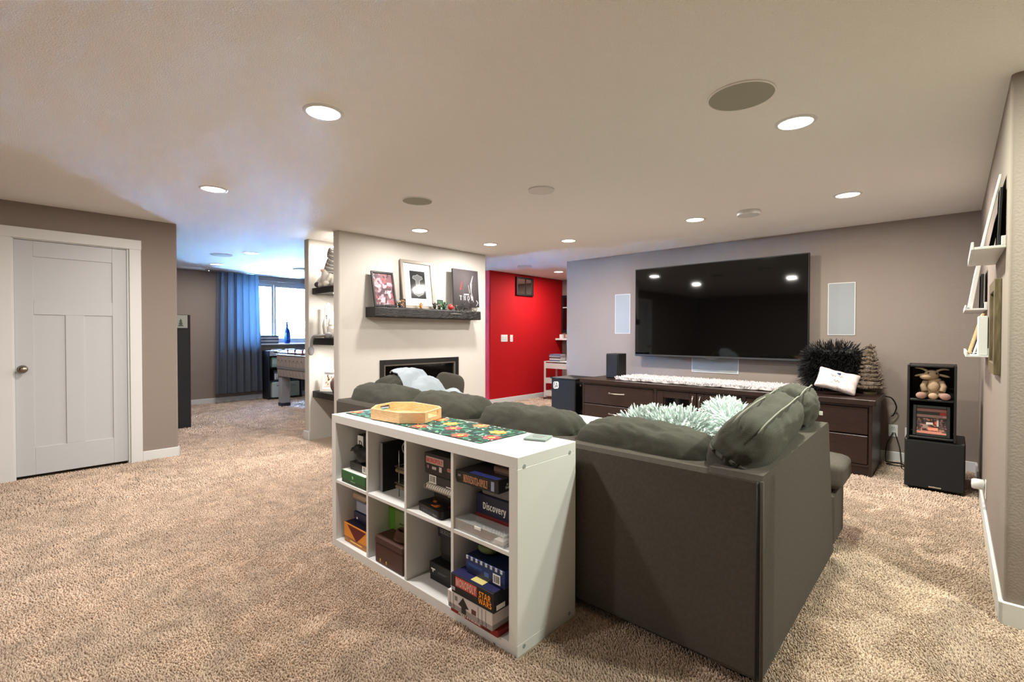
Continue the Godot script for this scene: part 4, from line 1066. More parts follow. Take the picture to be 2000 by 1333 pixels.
		strands("bristles", o, func(g):
			var a: float = g.randf() * TAU
			return [Vector3(r * cos(a), 0.055 + i * 0.0375 + 0.004 + 0.02 * g.randf(), r * sin(a)), Vector3(cos(a), 0.2, sin(a))], 130, 0.022, 0.002, M.tree_bristle, 0.1, 30 + i)
	# power cords from the console to the outlets
	for q in [[-0.427, 0.305, "white wall outlet with plugged cords between console and black cube shelf"], [-0.302, 0.29, "white wall outlet half hidden behind the black cube shelf"]]:
		outlet(Vector3(q[0], q[1], -5.9895), 0.0, q[2])
	st = B(); tube(st, spline([Vector3(-0.476, 0.655, -5.82), Vector3(-0.43, 0.63, -5.88), Vector3(-0.40, 0.55, -5.92), Vector3(-0.42, 0.47, -5.94), Vector3(-0.44, 0.45, -5.94)], 6), 0.006, 6)
	tag(put("power_cord", st, M.black), "thick black cord end dangling from the console's back corner", "cord")
	st = B(); tube(st, spline([Vector3(-0.425, 0.29, -5.97), Vector3(-0.47, 0.17, -5.94), Vector3(-0.47, 0.02, -5.88), Vector3(-0.40, 0.012, -5.78), Vector3(-0.32, 0.012, -5.80), Vector3(-0.37, 0.014, -5.88), Vector3(-0.46, 0.014, -5.80), Vector3(-0.42, 0.02, -5.74), Vector3(-0.33, 0.018, -5.76), Vector3(-0.36, 0.02, -5.86), Vector3(-0.47, 0.02, -5.86)], 8), 0.005, 6)
	tag(put("power_cord", st, M.black), "black cord coiled on the carpet under the plugged outlet", "cord")
	st = B(); tube(st, spline([Vector3(-0.412, 0.29, -5.97), Vector3(-0.375, 0.16, -5.95), Vector3(-0.36, 0.04, -5.90), Vector3(-0.34, 0.012, -5.70), Vector3(-0.31, 0.012, -5.62)], 8), 0.0045, 6)
	tag(put("power_cord", st, M.black), "thin black cord running from the outlet behind the subwoofer", "cord")
	# black speaker cabinet at the console's other end, with a sticker
	o = thing("speaker_box", "black box cabinet with a white sticker standing on the floor at the console's far end", "speaker cabinet", Vector3(-3.97, 0, -5.60))
	box("cabinet", -0.21, 0.20, 0.012, 0.62, -0.24, 0.235, mt(Color(0.035, 0.042, 0.055), 0.4), o, 0.008); box("lid", -0.215, 0.21, 0.62, 0.638, -0.245, 0.24, M.black, o, 0.004)
	for i in 4: box("foot", -0.19 + 0.34 * (i % 2), -0.15 + 0.34 * (i % 2), 0, 0.012, -0.22 + 0.38 * (i / 2), -0.18 + 0.38 * (i / 2), M.black, o, 0.002)
	st = B(); prism(st, [Vector2(-0.17, 0.565), Vector2(-0.155, 0.58), Vector2(-0.095, 0.585), Vector2(-0.08, 0.57), Vector2(-0.08, 0.505), Vector2(-0.095, 0.487), Vector2(-0.155, 0.48), Vector2(-0.17, 0.495)], 0.235, 0.2365); put("sticker", st, M.letter_white, o)
	words("SA", 0.065, 0.075, Vector3(-0.126, 0.533, 0.2372), M.black, o)
	st = B(); bb(st, 0.20, 0.206, 0.08, 0.58, -0.2, 0.21, 0.002); put("side_panel", st, M.blackgloss, o)
	for i in 2:
		st = B(); ball(st, Vector3(0.208, 0.54, 0.12 - i * 0.09), Vector3(0.004, 0.014, 0.014), 4); put("jack", st, M.steel, o)

func spline(p: Array, n := 8) -> Array:
	var c := Curve3D.new()
	for i in p.size():
		var t: Vector3 = (p[mini(i + 1, p.size() - 1)] - p[maxi(i - 1, 0)]) / 6.0
		c.add_point(p[i], -t, t)
	var out := []
	for i in (p.size() - 1) * n + 1: out.append(c.sample(mini(i / n, p.size() - 2), float(i - mini(i / n, p.size() - 2) * n) / n))
	return out

func outlet(at: Vector3, ry: float, label: String) -> Node3D:
	var o := thing("wall_outlet", label, "outlet", at, ry)
	var st := B(); bx(st, Vector3(0, 0, 0.003), Vector3(0.072, 0.116, 0.006), 0.002); put("plate", st, M.lacquer, o)
	for s in [-1.0, 1.0]:
		st = B(); bx(st, Vector3(0, s * 0.027, 0.0068), Vector3(0.034, 0.036, 0.003), 0.001); put("socket", st, M.white, o)
		st = B(); bx(st, Vector3(-0.007, s * 0.027 + 0.004, 0.0086), Vector3(0.003, 0.011, 0.001), 0); bx(st, Vector3(0.007, s * 0.027 + 0.004, 0.0086), Vector3(0.003, 0.009, 0.001), 0); put("slot", st, M.black, o)
	return o

# ================= corner: black cube shelf on a subwoofer
func corner_shelf() -> void:
	var st: SurfaceTool
	var o := thing("subwoofer", "large black floor subwoofer under the black cube shelf in the corner", "subwoofer", Vector3(-0.105, 0, -5.24))
	box("cabinet", -0.182, 0.182, 0.02, 0.405, -0.225, 0.19, M.black, o, 0.006)
	box("grille", -0.18, 0.18, 0.024, 0.40, 0.191, 0.212, M.speaker_cloth, o, 0.008)
	box("nameplate", -0.03, 0.045, 0.035, 0.045, 0.212, 0.2145, M.steel, o, 0.001)
	for i in 4:
		st = B(); cyl(st, 0.02, 0, 0.02, 12, Transform3D(Basis.IDENTITY, Vector3(-0.14 + 0.28 * (i % 2), 0, -0.18 + 0.33 * (i / 2)))); put("foot", st, M.black, o)
	o = thing("cube_shelf", "small black two-cube shelf standing on the subwoofer", "shelf", Vector3(-0.125, 0.406, -5.185))
	box("side_panel", -0.148, -0.132, 0, 0.60, -0.15, 0.155, M.blackwood, o); box("side_panel", 0.132, 0.148, 0, 0.60, -0.15, 0.155, M.blackwood, o)
	box("top_panel", -0.132, 0.132, 0.584, 0.60, -0.15, 0.155, M.blackwood, o); box("shelf", -0.132, 0.132, 0.312, 0.328, -0.15, 0.152, M.blackwood, o)
	box("bottom_panel", -0.132, 0.132, 0.012, 0.028, -0.15, 0.155, M.blackwood, o); box("back_panel", -0.132, 0.132, 0.028, 0.584, -0.15, -0.144, M.black, o)
	# plush goat sitting in the upper cube
	o = thing("plush_goat", "tan plush goat with long pale horns sitting in the upper black cube", "stuffed animal", Vector3(-0.115, 0.735, -5.11))
	var fur := bumped(mt(Color(0.60, 0.51, 0.41), 0.95), M.fine, 22, 1.0); var pale := bumped(mt(Color(0.68, 0.58, 0.47), 0.95), M.fine, 22, 1.0); var pink := bumped(mt(Color(0.60, 0.47, 0.42), 0.95), M.fine, 22, 1.0)
	st = B(); ball(st, Vector3(0, 0.075, -0.01), Vector3(0.062, 0.078, 0.05), 8); ball(st, Vector3(0, 0.14, -0.005), Vector3(0.05, 0.035, 0.04), 6); put("body", st, fur, o)
	st = B(); ball(st, Vector3(0, 0.10, 0.032), Vector3(0.036, 0.045, 0.022), 6); put("chest_fur", st, pale, o)
	st = B(); ball(st, Vector3(-0.012, 0.19, 0.012), Vector3(0.047, 0.043, 0.043), 8); put("head", st, fur, o)
	st = B(); ball(st, Vector3(-0.045, 0.176, 0.038), Vector3(0.040, 0.024, 0.026), 7); put("muzzle", st, pale, o)
	for q in [Vector3(-0.03, 0.207, 0.048), Vector3(0.018, 0.206, 0.050)]:
		st = B(); ball(st, q, Vector3(0.006, 0.007, 0.004), 4); put("eye", st, M.blackgloss, o)
	for s in [-1.0, 1.0]:
		st = B(); tube(st, spline([Vector3(-0.01 + 0.02 * s, 0.215, 0.01), Vector3(-0.01 + 0.06 * s, 0.238, 0.005), Vector3(-0.01 + 0.105 * s, 0.243 if s < 0 else 0.236, 0.0)], 5), [0.010, 0.010, 0.010, 0.009, 0.009, 0.009, 0.008, 0.007, 0.006, 0.005, 0.002], 8); put("horn", st, mt(Color(0.80, 0.74, 0.62), 0.5), o)
		st = B(); pillow(st, Vector3(0.042, 0.010, 0.016), Vector3(2, 2, 2), 5, Transform3D(Basis.from_euler(Vector3(0, 0, -0.25 * s)), Vector3(-0.01 + 0.068 * s, 0.186, 0.0))); put("ear", st, fur, o)
		st = B(); tube(st, [Vector3(0.045 * s, 0.135, 0.01), Vector3(0.062 * s, 0.10, 0.03), Vector3(0.05 * s, 0.062, 0.048)], [0.022, 0.020, 0.022], 10); put("arm", st, fur, o)
		st = B(); tube(st, [Vector3(0.035 * s, 0.032, 0.0), Vector3(0.058 * s, 0.030, 0.035), Vector3(0.068 * s, 0.026, 0.062)], [0.028, 0.026, 0.024], 10); put("leg", st, fur, o)
		st = B(); ball(st, Vector3(0.072 * s, 0.0275, 0.078), Vector3(0.033, 0.027, 0.022), 6); put("hoof", st, pink, o)
	st = B(); ball(st, Vector3(0.0, 0.024, 0.06), Vector3(0.030, 0.026, 0.02), 6); put("belly_tuft", st, pale, o)
	# framed picture leaning in the lower cube
	o = thing("framed_picture", "black framed color picture leaning in the lower black cube", "picture frame", Vector3(-0.125, 0.435, -5.075))
	var T := Transform3D(Basis.from_euler(Vector3(-0.20, 0.0, 0)), Vector3(0.0, 0.122, 0.0))
	st = B(); ring(st, 0.225, 0.245, 0.022, -0.008, 0.010, 0.002, T); bx(st, Vector3(0, 0, -0.006), Vector3(0.20, 0.22, 0.004), 0, T); put("frame", st, M.black, o)
	var W := 180; var Hh := 200
	var im := Image.create(W, Hh, false, Image.FORMAT_RGB8); im.fill(Color(0.22, 0.15, 0.14))
	im.fill_rect(Rect2i(0, 0, W, 26), Color(0.48, 0.30, 0.28)); im.fill_rect(Rect2i(0, 26, W, 26), Color(0.10, 0.07, 0.07)); im.fill_rect(Rect2i(0, 52, W, 18), Color(0.62, 0.48, 0.45))
	im.fill_rect(Rect2i(140, 28, 40, 22), Color(0.55, 0.10, 0.10)); im.fill_rect(Rect2i(0, 178, W, 22), Color(0.80, 0.52, 0.45))
	var g := RandomNumberGenerator.new(); g.seed = 8
	for i in 26: im.fill_rect(Rect2i(4 + i * 6, 56, 3, 9), Color(0.25, 0.16, 0.16))
	for i in 120: im.fill_rect(Rect2i(g.randi_range(4, 170), g.randi_range(76, 170), g.randi_range(4, 16), g.randi_range(4, 18)), [Color(0.42, 0.32, 0.30), Color(0.62, 0.44, 0.38), Color(0.14, 0.09, 0.09), Color(0.32, 0.26, 0.26)][i % 4])
	for q in [[60, 110, 40, 18, Color(0.95, 0.88, 0.85)], [110, 100, 22, 24, Color(0.85, 0.32, 0.20)], [122, 88, 12, 50, Color(0.72, 0.68, 0.68)], [70, 150, 60, 22, Color(0.88, 0.55, 0.45)], [40, 128, 30, 30, Color(0.60, 0.50, 0.46)]]: im.fill_rect(Rect2i(q[0], q[1], q[2], q[3]), q[4])
	var pic := card("print", 0.183, 0.203, T * Vector3(0, 0, -0.003), img_mat(im, 0.3), o, 0, -0.20)
	pic.name = "print"

# ================= right wall ledges
func frame_at(n: String, label: String, cat: String, w: float, h: float, t: float, at: Vector3, e: Basis, fm: Material, inner: Material, border := 0.02, mat_w := 0.0, group := "") -> Node3D:
	# a framed picture standing at `at` (bottom middle), facing +z of basis e
	var o := thing(n, label, cat, at, 0, group)
	var T := Transform3D(e, Vector3.ZERO) * Transform3D(Basis.IDENTITY, Vector3(0, h / 2, t / 2))
	var st := B(); ring(st, w, h, border, -t / 2, t / 2, 0.002, T); put("frame", st, fm, o)
	st = B(); bx(st, Vector3(0, 0, -t * 0.2), Vector3(w - border * 2, h - border * 2, t * 0.3), 0.0, T); put("mat_board" if mat_w > 0 else "backing", st, mt(Color(0.76, 0.77, 0.78), 0.5) if mat_w > 0 else M.darkgrey, o)
	var c := card("print", w - 2 * border - 2 * mat_w, h - 2 * border - 2 * mat_w, Vector3.ZERO, inner, o)
	c.transform = T * Transform3D(Basis.IDENTITY, Vector3(0, 0, -t * 0.03))
	return o

func ledges() -> void:
	var st: SurfaceTool
	var W := 0.17
	var ledge := func(label, y, z0, z1):
		var o := thing("picture_ledge", label, "shelf", Vector3(W, y, (z0 + z1) / 2), 0, "")
		var L: float = absf(z1 - z0)
		box("ledge_board", -0.105, -0.0005, -0.012, 0.0, -L / 2, L / 2, M.lacquer, o, 0.0015)
		box("front_lip", -0.115, -0.105, -0.012, 0.024, -L / 2, L / 2, M.lacquer, o, 0.0015)
		box("back_rail", -0.016, -0.0005, 0.0, 0.042, -L / 2, L / 2, M.lacquer, o, 0.0015)
	ledge.call("uppermost white picture ledge on the right wall, crowded with leaning frames", 1.655, -3.84, -3.10)
	ledge.call("middle white picture ledge on the right wall with one white frame", 1.432, -5.45, -4.66)
	ledge.call("lowest white picture ledge on the right wall near the black cube shelf", 1.122, -4.85, -4.10)
	var face_left := func(lean: float) -> Basis: return Basis(Vector3(0, 1, 0), -PI / 2) * Basis(Vector3(1, 0, 0), -lean)
	var darkart := speckle(96, 128, [Color(0.05, 0.04, 0.05), Color(0.20, 0.12, 0.14), Color(0.10, 0.10, 0.12), Color(0.3, 0.25, 0.2)], 40, 4, 16, 41)
	frame_at("framed_picture", "thin white-edged frame leaning out furthest on the uppermost ledge", "picture frame", 0.50, 0.335, 0.010, Vector3(0.098, 1.656, -3.40), face_left.call(0.175), M.lacquer, darkart, 0.008)
	frame_at("framed_picture", "black frame leaning behind the white-edged one on the uppermost ledge", "picture frame", 0.32, 0.20, 0.012, Vector3(0.134, 1.656, -3.42), face_left.call(0.155), M.black, darkart, 0.018)
	frame_at("framed_picture", "narrow dark frame nearest the wall on the uppermost ledge", "picture frame", 0.11, 0.265, 0.010, Vector3(0.150, 1.656, -3.175), face_left.call(0.03), M.blackwood, darkart, 0.018)
	frame_at("framed_picture", "white frame leaning on the middle ledge", "picture frame", 0.40, 0.30, 0.024, Vector3(0.095, 1.433, -4.90), face_left.call(0.135), M.lacquer, darkart, 0.02)
	frame_at("framed_picture", "black frame standing against the wall on the middle ledge", "picture frame", 0.24, 0.24, 0.016, Vector3(0.150, 1.433, -4.82), face_left.call(0.01), M.black, darkart, 0.018)
	var o := thing("canvas_box", "thick white box canvas standing on the lowest ledge", "canvas", Vector3(0.1315, 1.123, -4.20))
	box("canvas", -0.021, 0.021, 0, 0.24, -0.09, 0.09, M.lacquer, o, 0.002)
	frame_at("framed_picture", "tan wooden frame leaning on the lowest ledge beyond the white canvas", "picture frame", 0.26, 0.27, 0.012, Vector3(0.083, 1.123, -4.50), face_left.call(0.24), M.pine, darkart, 0.02)
	frame_at("framed_picture", "thin white frame tucked behind the tan one on the lowest ledge", "picture frame", 0.20, 0.20, 0.010, Vector3(0.101, 1.123, -4.44), face_left.call(0.25), M.lacquer, darkart, 0.01)
	frame_at("framed_picture", "thin brown frame between the white canvas and the wall", "picture frame", 0.16, 0.235, 0.006, Vector3(0.163, 1.123, -4.20), face_left.call(0.0), M.oak, darkart, 0.015)
	frame_at("framed_picture", "rustic wooden frame hung on the right wall below the uppermost ledge", "picture frame", 0.45, 0.47, 0.026, Vector3(0.1695, 1.052, -3.545), face_left.call(0.0), M.oak, darkart, 0.055)
	# outlet low on the right wall with a plug-in freshener
	outlet(Vector3(0.1695, 0.225, -4.45), -PI / 2, "white wall outlet low on the right wall holding the round plug-in")
	o = thing("plug_in_freshener", "round white plug-in on the outlet low on the right wall", "air freshener", Vector3(0.16, 0.252, -4.45))
	st = B(); lathe(st, [Vector2(0, 0), Vector2(0.026, 0), Vector2(0.034, 0.006), Vector2(0.034, 0.05), Vector2(0.028, 0.062), Vector2(0, 0.064)], 24, Transform3D(Basis(Vector3(0, 0, 1), PI / 2), Vector3.ZERO)); put("body", st, M.lacquer, o)

# ================= fireplace and mantel
func mantel() -> void:
	var st: SurfaceTool
	var X := -4.85
	var o := thing("fireplace", "black-framed electric fireplace insert in the cream wall below the mantel", "fireplace", Vector3(X, 0.645, -3.6225))
	var R := Transform3D(Basis(Vector3(0, 1, 0), PI / 2), Vector3.ZERO)
	st = B(); ring(st, 1.19, 0.60, 0.055, -0.03, 0.012, 0.003, R); put("surround", st, M.black, o)
	st = B(); ring(st, 1.085, 0.495, 0.022, -0.03, 0.006, 0.003, R); put("inner_frame", st, mt(Color(0.42, 0.40, 0.37), 0.35, 0.3), o)
	st = B(); bx(st, Vector3(0, 0, -0.02), Vector3(1.05, 0.46, 0.004), 0, R); put("glass", st, M.smoked, o)
	st = B(); bx(st, Vector3(0, 0, -0.30), Vector3(1.10, 0.52, 0.01), 0, R); bx(st, Vector3(0, -0.25, -0.16), Vector3(1.10, 0.01, 0.27), 0, R); put("firebox", st, mt(Color(0.14, 0.12, 0.10), 0.7), o)
	st = B()
	var g := RandomNumberGenerator.new(); g.seed = 31
	for i in 26: ball(st, R * Vector3(g.randf_range(-0.48, 0.48), -0.225, g.randf_range(-0.25, -0.06)), Vector3.ONE * g.randf_range(0.016, 0.028), 3)
	put("embers", st, mt(Color(0.13, 0.12, 0.12), 0.4), o)
	# mantel beam, rough dark timber
	o = thing("mantel_shelf", "thick rough black-brown timber mantel shelf on the cream wall", "mantel", Vector3(X, 1.435, -3.645))
	st = B(); soft(st, 0)
	var nz := FastNoiseLite.new(); nz.seed = 6; nz.frequency = 3.5
	var prof := [Vector2(0.0, 0.0), Vector2(0.19, 0.0), Vector2(0.2, 0.012), Vector2(0.2, 0.100), Vector2(0.19, 0.113), Vector2(0.0, 0.113)]
	var rows := []
	for i in 41:
		var z := lerpf(-0.795, 0.795, i / 40.0)
		var row := []
		for k in prof.size():
			var q: Vector2 = prof[k]
			var d := nz.get_noise_2d(z * 2.2, k * 3.0) * 0.007 if q.x > 0.01 else 0.0
			row.append(Vector3(q.x + d, q.y + d * (0.35 if q.y > 0.05 else -0.5), z))
		rows.append(row)
	for i in 40:
		for k in prof.size() - 1:
			soft(st, k + 1)
			tri(st, rows[i][k], rows[i + 1][k + 1], rows[i + 1][k]); tri(st, rows[i][k], rows[i][k + 1], rows[i + 1][k + 1])
	flat(st)
	for k in range(1, prof.size() - 1):
		tri(st, rows[40][0], rows[40][k], rows[40][k + 1]); tri(st, rows[0][0], rows[0][k + 1], rows[0][k])
	put("beam", st, M.mantelwood, o)
	st = B(); ball(st, Vector3(0.2, 0.066, -0.36), Vector3(0.006, 0.010, 0.10), 6); put("knot", st, mt(Color(0.30, 0.28, 0.26), 0.6), o)
	var Y := 1.5505
	var right := func(lean: float) -> Basis: return Basis(Vector3(0, 1, 0), PI / 2) * Basis(Vector3(1, 0, 0), -lean)
	# black frame with pink and maroon print on a small stand
	var art := speckle(150, 220, [Color(0.45, 0.30, 0.34), Color(0.62, 0.50, 0.54), Color(0.33, 0.15, 0.19), Color(0.20, 0.10, 0.13), Color(0.55, 0.25, 0.27), Color(0.68, 0.58, 0.62), Color(0.40, 0.24, 0.28)], 130, 5, 26, 51)
	o = frame_at("framed_picture", "black frame with a pink and maroon comic-style print at one end of the mantel", "picture frame", 0.285, 0.41, 0.022, Vector3(-4.715, Y, -3.02), right.call(0.21), M.black, art, 0.022)
	st = B(); tube(st, [Vector3(0.035, 0.002, 0.04), Vector3(0.035, 0.03, 0.04), Vector3(0.035, 0.03, -0.06), Vector3(0.035, 0.002, -0.06)], 0.004, 6); put("easel_clip", st, M.steel, o)
	# large silver frame with a hammer print
	var W2 := 150; var H2 := 230
	var im := Image.create(W2, H2, false, Image.FORMAT_RGB8); im.fill(Color(0.16, 0.17, 0.18))
	g.seed = 12
	var shape := PackedVector2Array([Vector2(30, 42), Vector2(58, 36), Vector2(75, 26), Vector2(92, 36), Vector2(120, 42), Vector2(126, 62), Vector2(96, 78), Vector2(92, 150), Vector2(128, 168), Vector2(122, 190), Vector2(75, 214), Vector2(28, 190), Vector2(22, 168), Vector2(58, 150), Vector2(54, 78), Vector2(24, 62)])
	for y in H2:
		for x in W2:
			var p := Vector2(x, y)
			if Geometry2D.is_point_in_polygon(p, shape):
				var near := 99.0
				for i in shape.size(): near = minf(near, p.distance_to(Geometry2D.get_closest_point_to_segment(p, shape[i], shape[(i + 1) % shape.size()])))
				var v := 0.62 if near < 3.0 else 0.36 + g.randf_range(-0.12, 0.16) + 0.06 * sin(x * 0.7) * sin(y * 0.6)
				im.set_pixel(x, y, Color(v, v * 1.02, v * 1.04))
	var glazed := img_mat(im, 0.08)
	o = frame_at("framed_picture", "large silver frame with a wide white mat around a grey hammer emblem", "picture frame", 0.47, 0.585, 0.024, Vector3(-4.755, Y, -3.515), right.call(0.13), mt(Color(0.52, 0.49, 0.45), 0.45, 0.3), glazed, 0.036, 0.088)
	# dark poster canvas with a lettered title on a scrolled easel
	var poster := Image.create(256, 288, false, Image.FORMAT_RGB8)
	for y in 288:
		for x in 256:
			var d := Vector2(x - 128, y - 60).length() / 260.0
			var v := clampf(0.31 - 0.16 * d + g.randf_range(-0.012, 0.012), 0.0, 1.0)
			poster.set_pixel(x, y, Color(v * 1.04, v * 0.97, v))
	var streak := func(a: Vector2, b: Vector2, w0: float, w1: float, c: Color):
		var n := int(a.distance_to(b)) + 1
		for i in n:
			var t := float(i) / n; var q := a.lerp(b, t); var w := lerpf(w0, w1, t)
			for dx in range(-int(w) - 1, int(w) + 2):
				for dy in range(-int(w) - 1, int(w) + 2):
					var px := int(q.x) + dx; var py := int(q.y) + dy
					if px >= 0 and py >= 0 and px < 256 and py < 288 and Vector2(dx, dy).length() <= w: poster.set_pixel(px, py, c)
	for q in [[200, 44, 176, 110, 2, 5, 0.72], [178, 110, 176, 170, 8, 3, 0.80], [176, 168, 196, 250, 3, 2, 0.62], [150, 120, 160, 180, 3, 2, 0.55], [170, 196, 176, 226, 4, 1, 0.6], [138, 236, 152, 256, 2, 1, 0.6], [150, 70, 30, 236, 0, 0, 0.36], [130, 90, 60, 250, 0, 0, 0.34], [96, 150, 96, 256, 0, 0, 0.36], [116, 80, 104, 120, 1, 0, 0.42]]: streak.call(Vector2(q[0], q[1]), Vector2(q[2], q[3]), q[4], q[5], Color(q[6], q[6], q[6]))
	streak.call(Vector2(88, 96), Vector2(66, 156), 3, 7, Color(0.55, 0.20, 0.20))
	streak.call(Vector2(228, 236), Vector2(244, 254), 3, 4, Color(0.66, 0.64, 0.68)); streak.call(Vector2(244, 254), Vector2(224, 280), 4, 2, Color(0.55, 0.53, 0.60))
	o = thing("poster_canvas", "dark canvas poster with the title THOR on a scrolled metal easel", "poster", Vector3(-4.73, Y, -4.255))
	var PT := Transform3D(right.call(0.07), Vector3(0, 0.055, 0)) * Transform3D(Basis.IDENTITY, Vector3(0, 0.245, 0))
	st = B(); bx(st, Vector3(0, 0, 0), Vector3(0.44, 0.49, 0.03), 0.002, PT); put("canvas", st, mt(Color(0.24, 0.22, 0.22), 0.6), o)
	var pc := card("print", 0.436, 0.486, Vector3.ZERO, img_mat(poster, 0.35), o); pc.transform = PT * Transform3D(Basis.IDENTITY, Vector3(0, 0, 0.0156))
	var letters := func(s, w, h, x, y, m):
		var hold := Node3D.new(); hold.name = "title"; o.add_child(hold, true); hold.transform = PT
		words(s, w, h, Vector3(x, y, 0.0166), m, hold, 0, true, 0, false)
	for k in 4: letters.call("THOR"[k], 0.036, 0.055, -0.105 + k * 0.067, -0.13, mt(Color(0.80, 0.79, 0.80), 0.5))
	st = B(); bx(st, Vector3(-0.005, -0.083, 0.0163), Vector3(0.09, 0.016, 0.001), 0, PT); put("title_bar", st, M.letter_pink, o)
	st = B()
	for s in [-1.0, 1.0]:
		tube(st, arc(PT * Vector3(0.125 * s, -0.265, 0.03), 0.036, PT.basis.x, Vector3(0, 1, 0), 16, -PI * 0.98, PI * 0.1), 0.004, 6)
		tube(st, arc(PT * Vector3(0.075 * s, -0.205, 0.035), 0.018, PT.basis.x, Vector3(0, 1, 0), 10), 0.003, 6)
	tube(st, [PT * Vector3(-0.16, -0.255, 0.02), PT * Vector3(0.16, -0.255, 0.02)], 0.004, 6); tube(st, [PT * Vector3(0, -0.25, 0.02), PT * Vector3(0, -0.30, 0.05)], 0.004, 6); tube(st, [PT * Vector3(0, -0.25, -0.02), PT * Vector3(0, -0.296, -0.07)], 0.004, 6)
	put("easel", st, M.darkgrey, o)
	# small things along the mantel
	frame_at("framed_picture", "tiny sepia picture in a dark frame between the two large frames", "picture frame", 0.075, 0.105, 0.010, Vector3(-4.705, Y, -3.245), right.call(0.08), M.black, speckle(40, 56, [Color(0.22, 0.12, 0.06), Color(0.62, 0.40, 0.18), Color(0.40, 0.24, 0.10), Color(0.78, 0.60, 0.35)], 22, 2, 7, 61), 0.008)
	frame_at("framed_picture", "small green picture card behind the green figurine on the mantel", "picture frame", 0.095, 0.125, 0.008, Vector3(-4.745, Y, -3.83), right.call(0.08), mt(Color(0.10, 0.20, 0.13)), speckle(40, 56, [Color(0.12, 0.30, 0.18), Color(0.30, 0.52, 0.36), Color(0.06, 0.14, 0.10), Color(0.55, 0.68, 0.55)], 30, 2, 7, 62), 0.008)
	var fig := func(label, z, x, cols: Array, h: float, sd: int):
		var f := thing("figurine", label, "figurine", Vector3(x, Y, z))
		var r := RandomNumberGenerator.new(); r.seed = sd
		var s := B(); cyl(s, h * 0.26, 0, h * 0.05, 14); put("base", s, mt(cols[0].darkened(0.4), 0.6), f)
		s = B(); ball(s, Vector3(0, h * 0.36, 0), Vector3(h * 0.18, h * 0.32, h * 0.17), 6); put("body", s, mt(cols[0], 0.6), f)
		s = B(); ball(s, Vector3(h * 0.05, h * 0.74, 0), Vector3(h * 0.14, h * 0.14, h * 0.13), 5); put("head", s, mt(cols[1], 0.6), f)
		for k in [-1.0, 1.0]:
			s = B(); tube(s, [Vector3(0, h * 0.52, h * 0.14 * k), Vector3(h * 0.10, h * (0.5 + 0.2 * r.randf()), h * 0.34 * k), Vector3(h * 0.06, h * (0.55 + 0.35 * r.randf()), h * 0.44 * k)], [h * 0.07, h * 0.055, h * 0.03], 7); put("arm", s, mt(cols[0], 0.6), f)
		s = B(); tube(s, [Vector3(-h * 0.1, h * 0.2, 0), Vector3(-h * 0.25, h * 0.3, h * 0.1), Vector3(-h * 0.3, h * 0.6, h * 0.15)], [h * 0.09, h * 0.06, h * 0.02], 7); put("tail", s, mt(cols[1], 0.6), f)
	fig.call("small gold figurine with raised arms in front of the white mat", -3.49, -4.69, [Color(0.62, 0.42, 0.14), Color(0.75, 0.52, 0.18)], 0.085, 1)
	fig.call("small black and cream figurine beside the black frame with the pink print", -3.185, -4.685, [Color(0.09, 0.08, 0.08), Color(0.70, 0.60, 0.45)], 0.09, 2)
	fig.call("striped black and white figurine under the silver frame's corner", -3.70, -4.69, [Color(0.10, 0.11, 0.10), Color(0.66, 0.66, 0.58)], 0.115, 3)
	fig.call("low dark red figurine beside the striped one", -3.765, -4.675, [Color(0.14, 0.06, 0.07), Color(0.62, 0.28, 0.28)], 0.07, 4)
	fig.call("dark green figurine with raised arms before the small green card", -3.845, -4.685, [Color(0.07, 0.22, 0.12), Color(0.13, 0.34, 0.18)], 0.115, 5)
	o = thing("red_ornament", "round red ornament ball on the mantel beside the poster", "ornament", Vector3(-4.68, Y, -3.945))
	st = B(); ball(st, Vector3(0, 0.036, 0), Vector3(0.036, 0.036, 0.036), 8); put("ball", st, mt(Color(0.66, 0.16, 0.14), 0.45), o)
	st = B(); cyl(st, 0.008, 0.068, 0.08, 10); put("cap", st, M.steel, o)
	fig.call("tiny wire-limbed dark figurine at the foot of the poster easel", -4.03, -4.675, [Color(0.20, 0.16, 0.15), Color(0.5, 0.4, 0.36)], 0.075, 6)

